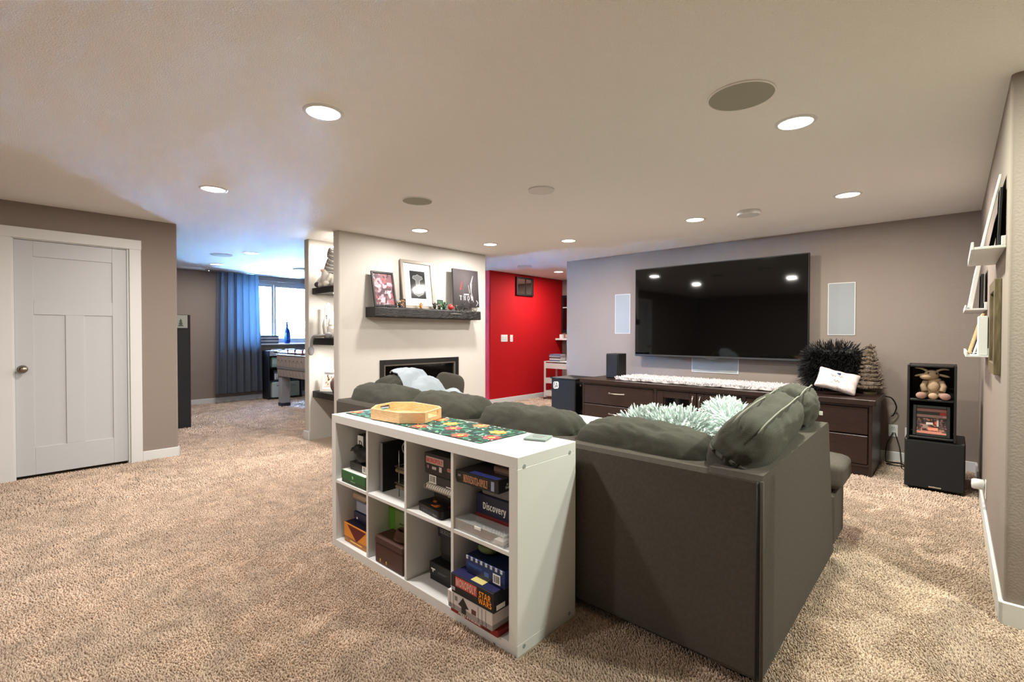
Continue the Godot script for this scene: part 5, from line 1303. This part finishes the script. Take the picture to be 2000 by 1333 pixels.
# ================= lit niche at the fireplace wall's end
func niche() -> void:
	var st: SurfaceTool
	var names := ["uppermost dark floating shelf in the lit niche under the striped-hat gnome", "middle dark floating shelf in the lit niche under the white vases", "lowest dark floating shelf in the lit niche with the photo frame"]
	var ys := [[1.712, 1.785], [1.12, 1.20], [0.502, 0.575]]
	for i in 3:
		var o := thing("niche_shelf", names[i], "shelf", Vector3(-5.265, ys[i][0], -2.77))
		box("board", -0.294, 0.294, 0, ys[i][1] - ys[i][0], -0.199, 0.20, M.blackwood, o, 0.003)
		if i < 2:
			st = B(); lathe(st, [Vector2(0, -0.006), Vector2(0.034, -0.006), Vector2(0.034, -0.006), Vector2(0.038, 0)], 20, Transform3D(Basis.IDENTITY, Vector3(0.10, 0, 0.10))); put("puck_light", st, M.lens, o)
			var l := AreaLight3D.new(); l.name = "glow"; o.add_child(l, true); l.area_size = Vector2(0.06, 0.06); l.rotation.x = -PI / 2; l.position = Vector3(0.10, -0.01, 0.10)
			l.light_color = LIGHT_COLOR; l.light_energy = 0.8; l.shadow_enabled = true; l.area_range = 6.0; l.area_attenuation = 2.0
	var top := thing("recessed_light", "recessed light in the ceiling of the shelf niche", "ceiling light", Vector3(-5.19, CEIL, -2.70), 0, "recessed ceiling lights")
	st = B(); lathe(st, [Vector2(0.05, -0.002), Vector2(0.054, -0.008), Vector2(0.062, -0.001)], 28); put("trim_ring", st, M.white, top)
	st = B(); lathe(st, [Vector2(0, -0.006), Vector2(0.051, -0.0055), Vector2(0.051, -0.001)], 28); put("lens", st, M.lens, top)
	var tl := AreaLight3D.new(); tl.name = "glow"; top.add_child(tl, true); tl.area_size = Vector2(0.09, 0.09); tl.rotation.x = -PI / 2; tl.position.y = -0.012
	tl.light_color = LIGHT_COLOR; tl.light_energy = 1.3; tl.shadow_enabled = true; tl.area_range = 6.0; tl.area_attenuation = 2.0
	# seated gnome with a bent striped hat
	var white := bumped(mt(Color(0.82, 0.80, 0.78), 0.95), M.fine, 24, 1.0); var stripe := bumped(mt(Color(0.50, 0.50, 0.50), 0.95), M.fine, 24, 1.0); var dark := mt(Color(0.22, 0.22, 0.23), 0.9)
	var o := thing("plush_gnome", "white plush gnome with a tall bent striped hat on the uppermost niche shelf", "plush toy", Vector3(-5.33, 1.786, -2.66))
	st = B(); ball(st, Vector3(0, 0.085, 0), Vector3(0.115, 0.095, 0.08), 8); put("body", st, white, o)
	st = B(); ball(st, Vector3(0.02, 0.13, 0.045), Vector3(0.06, 0.085, 0.045), 7); put("beard", st, bumped(mt(Color(0.88, 0.87, 0.85), 0.95), M.fine, 24, 1.0), o)
	st = B(); ball(st, Vector3(0.02, 0.185, 0.085), Vector3(0.02, 0.02, 0.02), 5); put("nose", st, mt(Color(0.80, 0.66, 0.56), 0.8), o)
	for s in [-1.0, 1.0]:
		st = B(); tube(st, [Vector3(0.05 * s, 0.035, 0.04), Vector3(0.09 * s, 0.03, 0.08)], [0.03, 0.026], 9); put("leg", st, white, o)
		st = B(); ball(st, Vector3(0.105 * s, 0.032, 0.085), Vector3(0.038, 0.032, 0.032), 6); put("boot", st, dark if s < 0 else white, o)
		st = B(); tube(st, [Vector3(0.07 * s, 0.14, 0.02), Vector3(0.11 * s, 0.09, 0.05), Vector3(0.10 * s, 0.05, 0.08)], [0.026, 0.024, 0.022], 8); put("arm", st, white, o)
	var hp := spline([Vector3(0.03, 0.18, 0.0), Vector3(0.06, 0.26, 0.0), Vector3(0.12, 0.34, 0.0), Vector3(0.13, 0.41, 0.0), Vector3(0.08, 0.435, 0.0), Vector3(0.02, 0.40, 0.0), Vector3(-0.01, 0.35, 0.0)], 4)
	for i in range(0, hp.size() - 1):
		var t := float(i) / hp.size(); var t2 := float(i + 1) / hp.size()
		var ra := lerpf(0.07, 0.032, minf(1.0, t * 1.7)) if t < 0.6 else lerpf(0.032, 0.012, (t - 0.6) / 0.4)
		var rb := lerpf(0.07, 0.032, minf(1.0, t2 * 1.7)) if t2 < 0.6 else lerpf(0.032, 0.012, (t2 - 0.6) / 0.4)
		st = B(); tube(st, [hp[i], hp[i + 1]], [ra, rb], 12); put("hat_band", st, stripe if i % 2 else mt(Color(0.66, 0.65, 0.63), 0.95), o)
	# vases on the middle shelf
	var ceramic := mt(Color(0.90, 0.89, 0.87), 0.35)
	o = thing("vase", "tall slim white bottle vase on the middle niche shelf", "vase", Vector3(-5.40, 1.2005, -2.66))
	st = B(); lathe(st, [Vector2(0, 0), Vector2(0.022, 0), Vector2(0.034, 0.07), Vector2(0.042, 0.14), Vector2(0.03, 0.20), Vector2(0.014, 0.235), Vector2(0.012, 0.33), Vector2(0.014, 0.40), Vector2(0.010, 0.40)], 24); put("body", st, mt(Color(0.72, 0.71, 0.68), 0.5), o)
	o = thing("candle", "white taper candle in a holder with a small dark cross on the middle niche shelf", "candle", Vector3(-5.29, 1.2005, -2.63))
	st = B(); lathe(st, [Vector2(0, 0), Vector2(0.04, 0), Vector2(0.038, 0.012), Vector2(0.014, 0.03), Vector2(0.012, 0.10), Vector2(0.02, 0.12)], 22); put("holder", st, ceramic, o)
	st = B(); cyl(st, 0.018, 0.12, 0.40, 18); put("wax", st, ceramic, o)
	st = B(); bx(st, Vector3(0, 0.24, 0.019), Vector3(0.006, 0.05, 0.004), 0.001); bx(st, Vector3(0, 0.253, 0.019), Vector3(0.035, 0.006, 0.004), 0.001); put("cross", st, dark, o)
	o = thing("plush_gnome", "white plush gnome on the middle niche shelf dangling a long striped leg", "plush toy", Vector3(-5.19, 1.2005, -2.63))
	st = B(); ball(st, Vector3(0, 0.085, 0), Vector3(0.065, 0.09, 0.055), 7); put("body", st, white, o)
	st = B(); lathe(st, [Vector2(0.05, 0.15), Vector2(0.035, 0.22), Vector2(0.012, 0.30), Vector2(0, 0.31)], 18); put("hat", st, white, o)
	st = B(); tube(st, spline([Vector3(-0.03, 0.03, 0.04), Vector3(-0.16, 0.024, 0.06), Vector3(-0.26, 0.018, 0.088), Vector3(-0.295, -0.03, 0.098), Vector3(-0.31, -0.10, 0.098)], 5), 0.017, 9); put("leg", st, stripe, o)
	st = B(); tube(st, [Vector3(-0.03, 0.03, 0.045), Vector3(0.02, 0.03, 0.08), Vector3(0.06, 0.028, 0.09)], 0.017, 9); put("leg", st, stripe, o)
	st = B(); ball(st, Vector3(-0.318, -0.15, 0.100), Vector3(0.032, 0.055, 0.036), 7); put("boot", st, stripe, o)
	st = B(); ball(st, Vector3(0.10, 0.034, 0.095), Vector3(0.05, 0.032, 0.034), 7); put("boot", st, stripe, o)
	# lowest shelf
	frame_at("framed_picture", "pale silver photo frame tilted back on the lowest niche shelf", "picture frame", 0.20, 0.255, 0.018, Vector3(-5.33, 0.576, -2.645), Basis(Vector3(0, 1, 0), 0.45) * Basis(Vector3(1, 0, 0), -0.17), mt(Color(0.78, 0.77, 0.75), 0.4), speckle(50, 70, [Color(0.80, 0.72, 0.66), Color(0.30, 0.22, 0.20), Color(0.60, 0.45, 0.38), Color(0.9, 0.86, 0.82)], 16, 4, 12, 71), 0.035, 0.022)
	o = thing("brown_vase", "round brown-grey pot beside the photo frame on the lowest niche shelf", "pot", Vector3(-5.13, 0.576, -2.66))
	st = B(); lathe(st, [Vector2(0, 0), Vector2(0.045, 0), Vector2(0.075, 0.06), Vector2(0.08, 0.11), Vector2(0.06, 0.165), Vector2(0.04, 0.19), Vector2(0.03, 0.19)], 26); put("body", st, bumped(mt(Color(0.36, 0.29, 0.27), 0.7), M.fine, 12, 0.7), o)

# ================= hall beyond the screen wall
func switch_plate(at: Vector3, w: float, rockers: int, label: String) -> void:
	var o := thing("light_switch", label, "switch", at, PI / 2)
	var st := B(); bx(st, Vector3(0, 0, 0.003), Vector3(w, 0.125, 0.006), 0.002); put("plate", st, M.lacquer, o)
	for i in rockers:
		st = B(); bx(st, Vector3((i - (rockers - 1) / 2.0) * 0.046, 0, 0.0075), Vector3(0.033, 0.066, 0.005), 0.002, Transform3D.IDENTITY); put("rocker", st, M.white, o)

func hall() -> void:
	var st: SurfaceTool
	switch_plate(Vector3(-5.9495, 1.172, -6.26), 0.17, 3, "triple white light switch plate on the red wall")
	switch_plate(Vector3(-5.9495, 1.168, -6.45), 0.075, 1, "single white light switch beside the triple one on the red wall")
	var ot := outlet(Vector3(-5.9495, 0.32, -7.47), PI / 2, "white outlet low on the red wall with a black plug")
	var pl := thing("plug", "black plug in the outlet low on the red wall", "plug", Vector3(-5.94, 0.347, -7.47))
	st = B(); bx(st, Vector3(0.012, 0, 0), Vector3(0.03, 0.035, 0.03), 0.005); put("body", st, M.black, pl)
	# mirror-faced shadow box
	var o := thing("shadow_box", "small black-framed mirror hung high on the red wall", "mirror", Vector3(-5.9495, 2.135, -6.80), PI / 2)
	st = B(); ring(st, 0.48, 0.345, 0.03, 0, 0.035, 0.003); put("frame", st, M.black, o)
	st = B(); bx(st, Vector3(0, 0, 0.01), Vector3(0.42, 0.285, 0.008), 0.0); put("mirror_glass", st, mt(Color(0.85, 0.85, 0.86), 0.02, 1.0), o)
	st = B(); bx(st, Vector3(0.03, 0, 0.018), Vector3(0.012, 0.285, 0.01), 0.001); put("bar", st, M.blackwood, o)
	# floating shelf and dark framed mirror on the end wall
	o = thing("wall_shelf", "white bracketed wall shelf at the end of the hall", "shelf", Vector3(-5.75, 1.125, -8.0))
	box("board", -0.195, 0.50, 0, 0.035, 0.0, 0.24, M.lacquer, o, 0.003)
	for x in [-0.14, 0.40]:
		st = B(); prism(st, [Vector2(0.002, 0), Vector2(0.20, 0), Vector2(0.17, -0.02), Vector2(0.04, -0.16), Vector2(0.02, -0.20), Vector2(0.002, -0.20)], x - 0.012, x + 0.012, Transform3D(Basis(Vector3(0, 0, 1), Vector3(0, 1, 0), Vector3(-1, 0, 0)), Vector3.ZERO)); put("bracket", st, M.lacquer, o)
	o = thing("wall_mirror", "dark-framed window-pane mirror above the white shelf at the hall's end", "mirror", Vector3(-5.50, 1.66, -7.9995))
	st = B(); ring(st, 0.94, 0.76, 0.05, 0, 0.03, 0.003); put("frame", st, M.blackwood, o)
	st = B(); bx(st, Vector3(0, 0, 0.008), Vector3(0.84, 0.66, 0.008), 0); put("mirror_glass", st, mt(Color(0.35, 0.33, 0.33), 0.05, 1.0), o)
	st = B(); bx(st, Vector3(0, 0.13, 0.016), Vector3(0.84, 0.02, 0.014), 0.001); put("glazing_bar", st, M.lacquer, o)
	st = B(); bx(st, Vector3(-0.1, 0, 0.016), Vector3(0.02, 0.66, 0.014), 0.001); put("glazing_bar", st, M.blackwood, o)
	for i in 2:
		o = thing("white_ornament", ["small white box on the hall shelf below the mirror", "small dark-topped pink jar on the hall shelf"][i], "ornament", Vector3(-5.86 + i * 0.13, 1.1605, -7.86))
		if i == 0: box("body", -0.035, 0.035, 0, 0.08, -0.03, 0.03, M.lacquer, o, 0.004)
		else:
			st = B(); lathe(st, [Vector2(0, 0), Vector2(0.03, 0), Vector2(0.034, 0.04), Vector2(0.026, 0.08), Vector2(0, 0.08)], 18); put("body", st, mt(Color(0.75, 0.55, 0.50), 0.4), o)
			st = B(); cyl(st, 0.02, 0.081, 0.12, 14); put("lid", st, M.black, o)
	# white rolling cart with books
	o = thing("utility_cart", "white utility cart with books on top by the red wall", "cart", Vector3(-5.42, 0, -7.30))
	for a in [-1.0, 1.0]:
		for b in [-1.0, 1.0]: box("post", a * 0.28 - 0.014, a * 0.28 + 0.014, 0.05, 0.735, b * 0.18 - 0.014, b * 0.18 + 0.014, M.lacquer, o, 0.002)
	for y in [0.60, 0.32, 0.08]:
		st = B(); bb(st, -0.264, 0.264, y, y + 0.012, -0.166, 0.166, 0.002); bb(st, -0.264, 0.264, y, y + 0.10, 0.166, 0.176, 0.002); bb(st, -0.264, 0.264, y, y + 0.10, -0.176, -0.166, 0.002); bb(st, -0.276, -0.266, y, y + 0.10, -0.166, 0.166, 0.002); bb(st, 0.266, 0.276, y, y + 0.10, -0.166, 0.166, 0.002)
		put("tray", st, M.lacquer, o)
	for a in [-1.0, 1.0]:
		for b in [-1.0, 1.0]:
			st = B(); cyl(st, 0.025, -0.01, 0.01, 14, Transform3D(Basis(Vector3(1, 0, 0), PI / 2), Vector3(a * 0.28, 0.025, b * 0.18))); put("wheel", st, M.darkgrey, o)
	st = B(); bb(st, -0.28, 0.28, 0.722, 0.734, -0.166, 0.166, 0.002); put("top", st, M.lacquer, o)
	var cols := [Color(0.25, 0.30, 0.42), Color(0.80, 0.80, 0.80), Color(0.30, 0.25, 0.30), Color(0.60, 0.62, 0.68), Color(0.35, 0.42, 0.55)]
	var says := ["navy book lowest in the stack on the white cart", "white book second lowest in the stack on the white cart", "plum book in the middle of the stack on the white cart", "grey book second from the top on the white cart", "slate blue book topmost on the white cart"]
	for i in 5:
		var bk := thing("book", says[i], "book", Vector3(-5.51 + 0.008 * (i % 3), 0.7345 + i * 0.0265, -7.27), 0.03 * (i % 2), "books on the white cart")
		box("cover", -0.135, 0.115, 0, 0.003, -0.09, 0.09, mt(cols[i]), bk, 0.0); box("cover", -0.135, 0.115, 0.0225, 0.0255, -0.09, 0.09, mt(cols[i]), bk, 0.0)
		box("spine", -0.135, 0.115, 0.003, 0.0225, 0.087, 0.09, mt(cols[i].lightened(0.1)), bk, 0.0); box("pages", -0.13, 0.11, 0.003, 0.0225, -0.085, 0.087, M.paper, bk, 0.0)
	for i in 3:
		var t := thing("small_item", ["dark red item on the cart's middle tray", "black item on the cart's middle tray", "silver item on the cart's middle tray"][i], "item", Vector3(-5.60 + i * 0.11, 0.3325, -7.2))
		st = B(); lathe(st, [Vector2(0, 0), Vector2(0.035, 0), Vector2(0.04, 0.05), Vector2(0.025, 0.11), Vector2(0, 0.12)], 16); put("body", st, mt([Color(0.25, 0.05, 0.05), Color(0.05, 0.05, 0.05), Color(0.55, 0.52, 0.52)][i], 0.5), t)

# ================= games room beyond the niche
func curtain(n: String, label: String, z0: float, z1: float, ztop0: float, ztop1: float, y0: float, y1: float, folds: float, x: float, sd: float) -> void:
	var o := thing(n, label, "curtain", Vector3(x, 0, (z0 + z1) / 2))
	var st := B()
	sheet(st, int(folds * 14), 26, func(u, v):
		var t := pow(v, 0.8)
		var z := lerpf(lerpf(ztop0, ztop1, u), lerpf(z0, z1, u), t)
		var amp := lerpf(0.028, 0.038, t)
		var d := sin(u * folds * TAU + 0.5 * sin(u * 9 + sd)) * amp + 0.010 * sin(u * folds * TAU * 2.3 + v * 2 + sd)
		return Vector3(d + 0.04 * t * sin(u * 3 + sd) * 0.3, lerpf(y1, y0, v), z - o.position.z), 0.002)
	put("cloth", st, M.curtain, o)

func games_room() -> void:
	var st: SurfaceTool
	curtain("curtain", "long grey-blue curtain gathered at the near side of the games room window", -2.66, -3.44, -2.70, -3.39, 0.19, 2.335, 6.0, -9.51, 0.3)
	curtain("curtain", "grey-blue curtain half hidden at the far side of the games room window", -4.27, -4.75, -4.24, -4.70, 0.19, 2.335, 4.0, -9.51, 2.0)
	var o := thing("curtain_rod", "thin steel curtain rod under the games room ceiling", "curtain rod", Vector3(-9.51, 2.347, -3.7))
	st = B(); tube(st, [Vector3(0, 0, 1.12), Vector3(0, 0, -1.12)], 0.009, 10); put("rod", st, M.steel, o)
	for s in [-1.0, 1.0]:
		st = B(); lathe(st, [Vector2(0, 0), Vector2(0.014, 0), Vector2(0.018, 0.02), Vector2(0.014, 0.05), Vector2(0, 0.055)], 16, Transform3D(Basis(Vector3(1, 0, 0), PI / 2 * s), Vector3(0, 0, 1.12 * s))); put("finial", st, M.steel, o)
		st = B(); bx(st, Vector3(-0.095, 0, s * 1.06), Vector3(0.19, 0.012, 0.012), 0.002); put("bracket", st, M.steel, o)
	# striped box and blue bottle on the sill
	o = thing("striped_box", "grey striped box standing on the games room window sill", "box", Vector3(-9.665, 1.0605, -3.60))
	box("body", -0.05, 0.05, 0, 0.155, -0.185, 0.17, mt(Color(0.46, 0.52, 0.60)), o, 0.003)
	for i in 5: box("stripe", 0.05, 0.0515, 0.015 + i * 0.028, 0.027 + i * 0.028, -0.18, 0.165, [M.darkgrey, M.paper][i % 2], o, 0.0)
	o = thing("blue_bottle", "blue glass bottle standing on the games room window sill", "bottle", Vector3(-9.66, 1.0605, -3.96))
	st = B(); lathe(st, [Vector2(0, 0), Vector2(0.055, 0), Vector2(0.060, 0.03), Vector2(0.060, 0.23), Vector2(0.045, 0.28), Vector2(0.022, 0.31), Vector2(0.020, 0.36), Vector2(0.026, 0.365), Vector2(0.026, 0.385), Vector2(0, 0.385)], 24)
	put("glass", st, mt(Color(0.08, 0.24, 0.55), 0.12), o)
	st = B(); cyl(st, 0.024, 0.386, 0.425, 14); put("stopper", st, mt(Color(0.10, 0.28, 0.5)), o)
	st = B(); bb(st, 0.052, 0.064, 0.06, 0.2, -0.04, 0.04, 0.002); put("label", st, mt(Color(0.12, 0.30, 0.62)), o)
	# low bookcase under the window
	o = thing("low_bookcase", "low dark bookcase with pale storage bins under the games room window", "bookcase", Vector3(-9.52, 0, -3.80))
	var bw := mt(Color(0.085, 0.09, 0.115), 0.5)
	box("side_panel", -0.15, 0.15, 0, 0.93, 0.275, 0.30, bw, o); box("side_panel", -0.15, 0.15, 0, 0.93, -0.325, -0.30, bw, o); box("top_panel", -0.15, 0.15, 0.83, 0.93, -0.30, 0.275, mt(Color(0.60, 0.65, 0.70)), o)
	box("shelf", -0.15, 0.15, 0.345, 0.365, -0.30, 0.275, bw, o); box("shelf", -0.15, 0.15, 0.60, 0.62, -0.30, 0.275, bw, o); box("bottom_panel", -0.15, 0.15, 0.03, 0.05, -0.30, 0.275, bw, o); box("back_panel", -0.15, -0.14, 0.05, 0.83, -0.30, 0.275, bw, o); box("divider", -0.14, 0.145, 0.05, 0.345, -0.022, -0.002, bw, o)
	for i in 2:
		var bin := thing("storage_bin", ["pale fabric storage bin in the low bookcase, the one behind the game table's leg", "olive-grey fabric storage bin in the low bookcase beside the pale one"][i], "bin", Vector3(-9.51, 0.0505, -3.68 - i * 0.275))
		box("body", -0.12, 0.15, 0, 0.285, -0.118, 0.118, mt([Color(0.70, 0.76, 0.74), Color(0.50, 0.54, 0.50)][i], 0.9), bin, 0.008); box("handle", 0.1505, 0.154, 0.21, 0.23, -0.04, 0.04, M.grey, bin, 0.001)
	var toys := [[0.66, 0.3655, 0.20, Color(0.08, 0.09, 0.13), "black boxed set with white bars standing in the low bookcase"], [0.36, 0.3655, 0.23, Color(0.06, 0.06, 0.08), "black box standing in the low bookcase's middle row"], [0.10, 0.3655, 0.14, Color(0.25, 0.33, 0.38), "teal-grey box in the low bookcase's middle row"], [0.70, 0.6205, 0.18, Color(0.55, 0.68, 0.66), "mint box on the low bookcase's upper row"], [0.48, 0.6205, 0.14, Color(0.40, 0.22, 0.30), "plum box on the low bookcase's upper row"], [0.22, 0.6205, 0.11, Color(0.35, 0.42, 0.52), "blue-grey box on the low bookcase's upper row"]]
	for q in toys:
		var t := thing("game_box", q[4], "game box", Vector3(-9.50, q[1], -4.10 + 0.575 * q[0] * 1.15), 0)
		box("body", -0.1, 0.1, 0, q[2], -0.06, 0.06, mt(q[3], 0.5), t, 0.003); box("front_label", 0.1, 0.1015, q[2] * 0.3, q[2] * 0.8, -0.045, 0.045, mt(q[3].lightened(0.25), 0.5), t, 0.0)
		if q[0] == 0.66:
			for k in 3: box("bar", 0.1015, 0.103, 0.02, 0.13, -0.04 + 0.032 * k, -0.022 + 0.032 * k, M.letter_white, t, 0.0)
	for i in 2:
		var pt := thing("paper_stack", ["white folded papers on the low bookcase top beside the striped box", "white papers on the low bookcase top below the blue bottle"][i], "papers", Vector3(-9.50, 0.9305, -3.70 - i * 0.25))
		box("sheets", -0.06, 0.06, 0, 0.018, -0.08, 0.08, M.paper, pt, 0.001); box("top_sheet", -0.05, 0.065, 0.0185, 0.022, -0.07, 0.075, M.letter_white, pt, 0.0)
	# foosball table
	o = thing("foosball_table", "pale wood foosball table with square legs in the games room", "game table", Vector3(-7.9, 0, -3.68))
	var plank := mt(Color.WHITE, 0.5); plank.albedo_texture = noise_tex(0.02, 256, false, 1, 3, FastNoiseLite.TYPE_SIMPLEX_SMOOTH, grad(Color(0.48, 0.44, 0.42), Color(0.68, 0.63, 0.60)), 44); tri_map(plank, 1.0); plank.uv1_scale = Vector3(8, 2, 8)
	for k in 10:
		box("apron_board", -0.62 + k * 0.124, -0.62 + k * 0.124 + 0.121, 0.70, 0.885, 0.33, 0.36, plank, o, 0.002)
		box("apron_board", -0.62 + k * 0.124, -0.62 + k * 0.124 + 0.121, 0.53, 0.655, 0.33, 0.355, plank, o, 0.002)
	box("apron_rail", -0.625, 0.625, 0.655, 0.70, 0.325, 0.362, M.grey, o, 0.002); box("side_panel", -0.62, 0.62, 0.53, 0.885, -0.36, -0.33, plank, o); box("end_panel", -0.625, -0.60, 0.53, 0.915, -0.33, 0.33, plank, o); box("end_panel", 0.60, 0.625, 0.53, 0.915, -0.33, 0.33, plank, o)
	box("playfield", -0.60, 0.60, 0.74, 0.75, -0.33, 0.33, mt(Color(0.35, 0.55, 0.40)), o, 0.0); box("top_rail", -0.63, 0.63, 0.885, 0.90, 0.315, 0.37, M.speaker_white, o, 0.003); box("top_rail", -0.63, 0.63, 0.885, 0.90, -0.37, -0.315, M.speaker_white, o, 0.003)
	for a in [-1.0, 1.0]:
		for b in [-1.0, 1.0]:
			box("leg", a * 0.54 - 0.07, a * 0.54 + 0.07, 0.07, 0.53, b * 0.27 - 0.07, b * 0.27 + 0.07, mt(Color(0.60, 0.60, 0.62), 0.6), o, 0.004)
			box("foot", a * 0.54 - 0.075, a * 0.54 + 0.075, 0, 0.07, b * 0.27 - 0.075, b * 0.27 + 0.075, mt(Color(0.12, 0.14, 0.20), 0.6), o, 0.004)
	for k in 5:
		var z := 0.26 - k * 0.13
		st = B(); tube(st, [Vector3(-0.85, 0.93, z), Vector3(0.78, 0.93, z)], 0.008, 8); var rod := put("rod", st, M.steel, o)
		st = B(); tube(st, [Vector3(-0.98, 0.93, z), Vector3(-0.97, 0.93, z), Vector3(-0.86, 0.93, z), Vector3(-0.84, 0.93, z)], [0.012, 0.020, 0.017, 0.010], 10); put("grip", st, M.black, rod)
		for j in 4:
			st = B(); bx(st, Vector3(-0.42 + j * 0.28, 0.89, z), Vector3(0.022, 0.13, 0.018), 0.004); ball(st, Vector3(-0.42 + j * 0.28, 0.965, z), Vector3.ONE * 0.013, 3); put("player", st, mt(Color(0.10, 0.15, 0.35) if k % 2 else Color(0.5, 0.1, 0.1)), rod)
	for k in 8:
		st = B(); ball(st, Vector3(-0.56 + k * 0.15, 0.80, 0.361), Vector3(0.010, 0.010, 0.004), 4); put("bolt", st, M.black, o)
	# tall black game cabinet
	o = thing("game_cabinet", "tall black game cabinet with a silver pine-print panel just past the greige wall end", "game cabinet", Vector3(-7.68, 0, -1.42))
	box("body", -0.28, 0.28, 0, 1.495, -0.365, 0.33, mt(Color(0.05, 0.047, 0.05), 0.6), o, 0.004)
	st = B(); bb(st, 0.281, 0.288, 1.322, 1.49, -0.335, 0.30, 0.001); var sp := put("silver_panel", st, mt(Color(0.62, 0.63, 0.61), 0.35, 0.3), o)
	st = B()
	for k in 5:
		var zz := -0.26 + k * 0.12; var hh := 0.09 + 0.03 * (k % 2)
		for j in 3: prism(st, [Vector2(-zz - 0.035 + j * 0.008, 1.345 + j * hh / 3), Vector2(-zz + 0.035 - j * 0.008, 1.345 + j * hh / 3), Vector2(-zz, 1.345 + (j + 1.3) * hh / 3)], 0.0, 0.0015, Transform3D(Basis(Vector3(0, 0, -1), Vector3(0, 1, 0), Vector3(1, 0, 0)), Vector3(0.288, 0, 0)))
	put("pine_print", st, mt(Color(0.30, 0.32, 0.30), 0.5), sp)
	st = B(); bb(st, 0.279, 0.283, 0.0, 1.495, -0.368, -0.362, 0.0); put("edge_trim", st, mt(Color(0.35, 0.05, 0.22), 0.4), o)

# ================= carpet pile: yarn tufts, denser towards the seat of the camera
func carpet() -> void:
	var st := B(); soft(st, 0)
	tube(st, [Vector3(0, -0.15, 0), Vector3(0.05, 0.45, 0.04), Vector3(0.22, 0.85, -0.05), Vector3(0.34, 1.0, 0.0)], [0.85, 1.0, 0.8, 0.25], 4)
	st.generate_normals()
	var tuft := st.commit()
	var m := mt(Color.WHITE, 0.95, 0, 0.15); m.vertex_color_use_as_albedo = true
	var lay := FastNoiseLite.new(); lay.seed = 14; lay.frequency = 1.3; lay.fractal_octaves = 3
	var warp := FastNoiseLite.new(); warp.seed = 15; warp.frequency = 2.6; warp.fractal_octaves = 2
	var g := RandomNumberGenerator.new(); g.seed = 99
	var skip := [Rect2(-2.70, -1.75, 1.49, 0.395), Rect2(-3.5, -5.9, 3.0, 0.72), Rect2(-0.29, -5.46, 0.37, 0.43)]
	var tr := []; var co := []
	var base := Color(0.745, 0.665, 0.60).srgb_to_linear()
	var fx := sin(0.74363); var fz := cos(0.74363)
	var x := -10.0
	for band in [[0.0, 3.0, 0.0080], [3.0, 4.6, 0.0095], [4.6, 7.0, 0.0135], [7.0, 11.6, 0.022]]:
		var s: float = band[2]
		x = -9.69
		while x < 1.6:
			var z := -7.9 if x < -4.4 else -5.98
			while z < 1.4:
				var d := sqrt(x * x + z * z)
				if d >= band[0] and d < band[1]:
					# the part of the floor that is seen, with a wide margin
					var fwd := -x * fx - z * fz; var side := x * fz - z * fx
					if fwd > 0.3 and absf(side) < fwd * 1.12 + 1.2 and (x > -5.79 or z < -1.3) and (x > -4.84 or z > -2.5 or x < -5.7 or z < -4.75) and (z > -5.98 or (x < -4.4 and x > -5.94)) and (x < 0.15 or z > -2.93):
						var px := x + g.randf_range(-0.5, 0.5) * s; var pz := z + g.randf_range(-0.5, 0.5) * s
						var ok := true
						for r in skip:
							if r.has_point(Vector2(px, pz)): ok = false
						if ok:
							var n := lay.get_noise_2d(px + 0.35 * warp.get_noise_2d(px, pz), pz + 0.35 * warp.get_noise_2d(pz, px))
							var n2 := warp.get_noise_2d(px * 2.0, pz * 2.0)
							var k := s / 0.0080
							var up := Vector3(0.30 * sin(n * 5.0) + g.randf_range(-0.22, 0.22), 1.0, 0.30 * cos(n * 5.0) + g.randf_range(-0.22, 0.22)).normalized()
							var a := g.randf() * TAU
							var sx := (Vector3(cos(a), 0, sin(a)) - up * up.dot(Vector3(cos(a), 0, sin(a)))).normalized()
							var w := 0.0040 * k * g.randf_range(0.8, 1.2); var h := 0.0095 * g.randf_range(0.75, 1.2) * (0.6 + 0.4 * k)
							tr.append(Transform3D(Basis(sx * w, up * h, sx.cross(up) * w), Vector3(px, 0.0, pz)))
							var v := (1.0 + 0.15 * clampf(n * 2.6, -1, 1) + 0.10 * clampf(n2 * 2.0, -1, 1)) * g.randf_range(0.84, 1.14)
							co.append(Color(base.r * v, base.g * v, base.b * v))
				z += s
			x += s
	var mm := MultiMesh.new(); mm.transform_format = MultiMesh.TRANSFORM_3D; mm.use_colors = true; mm.mesh = tuft; mm.instance_count = tr.size()
	for i in tr.size():
		mm.set_instance_transform(i, tr[i]); mm.set_instance_color(i, co[i])
	var o := MultiMeshInstance3D.new(); o.name = "carpet_pile"; o.multimesh = mm; o.material_override = m; add_child(o)
	o.set_meta("kind", "stuff"); tag(o, "tan tufted carpet pile covering the basement floor", "carpet")
	print("tufts ", tr.size())
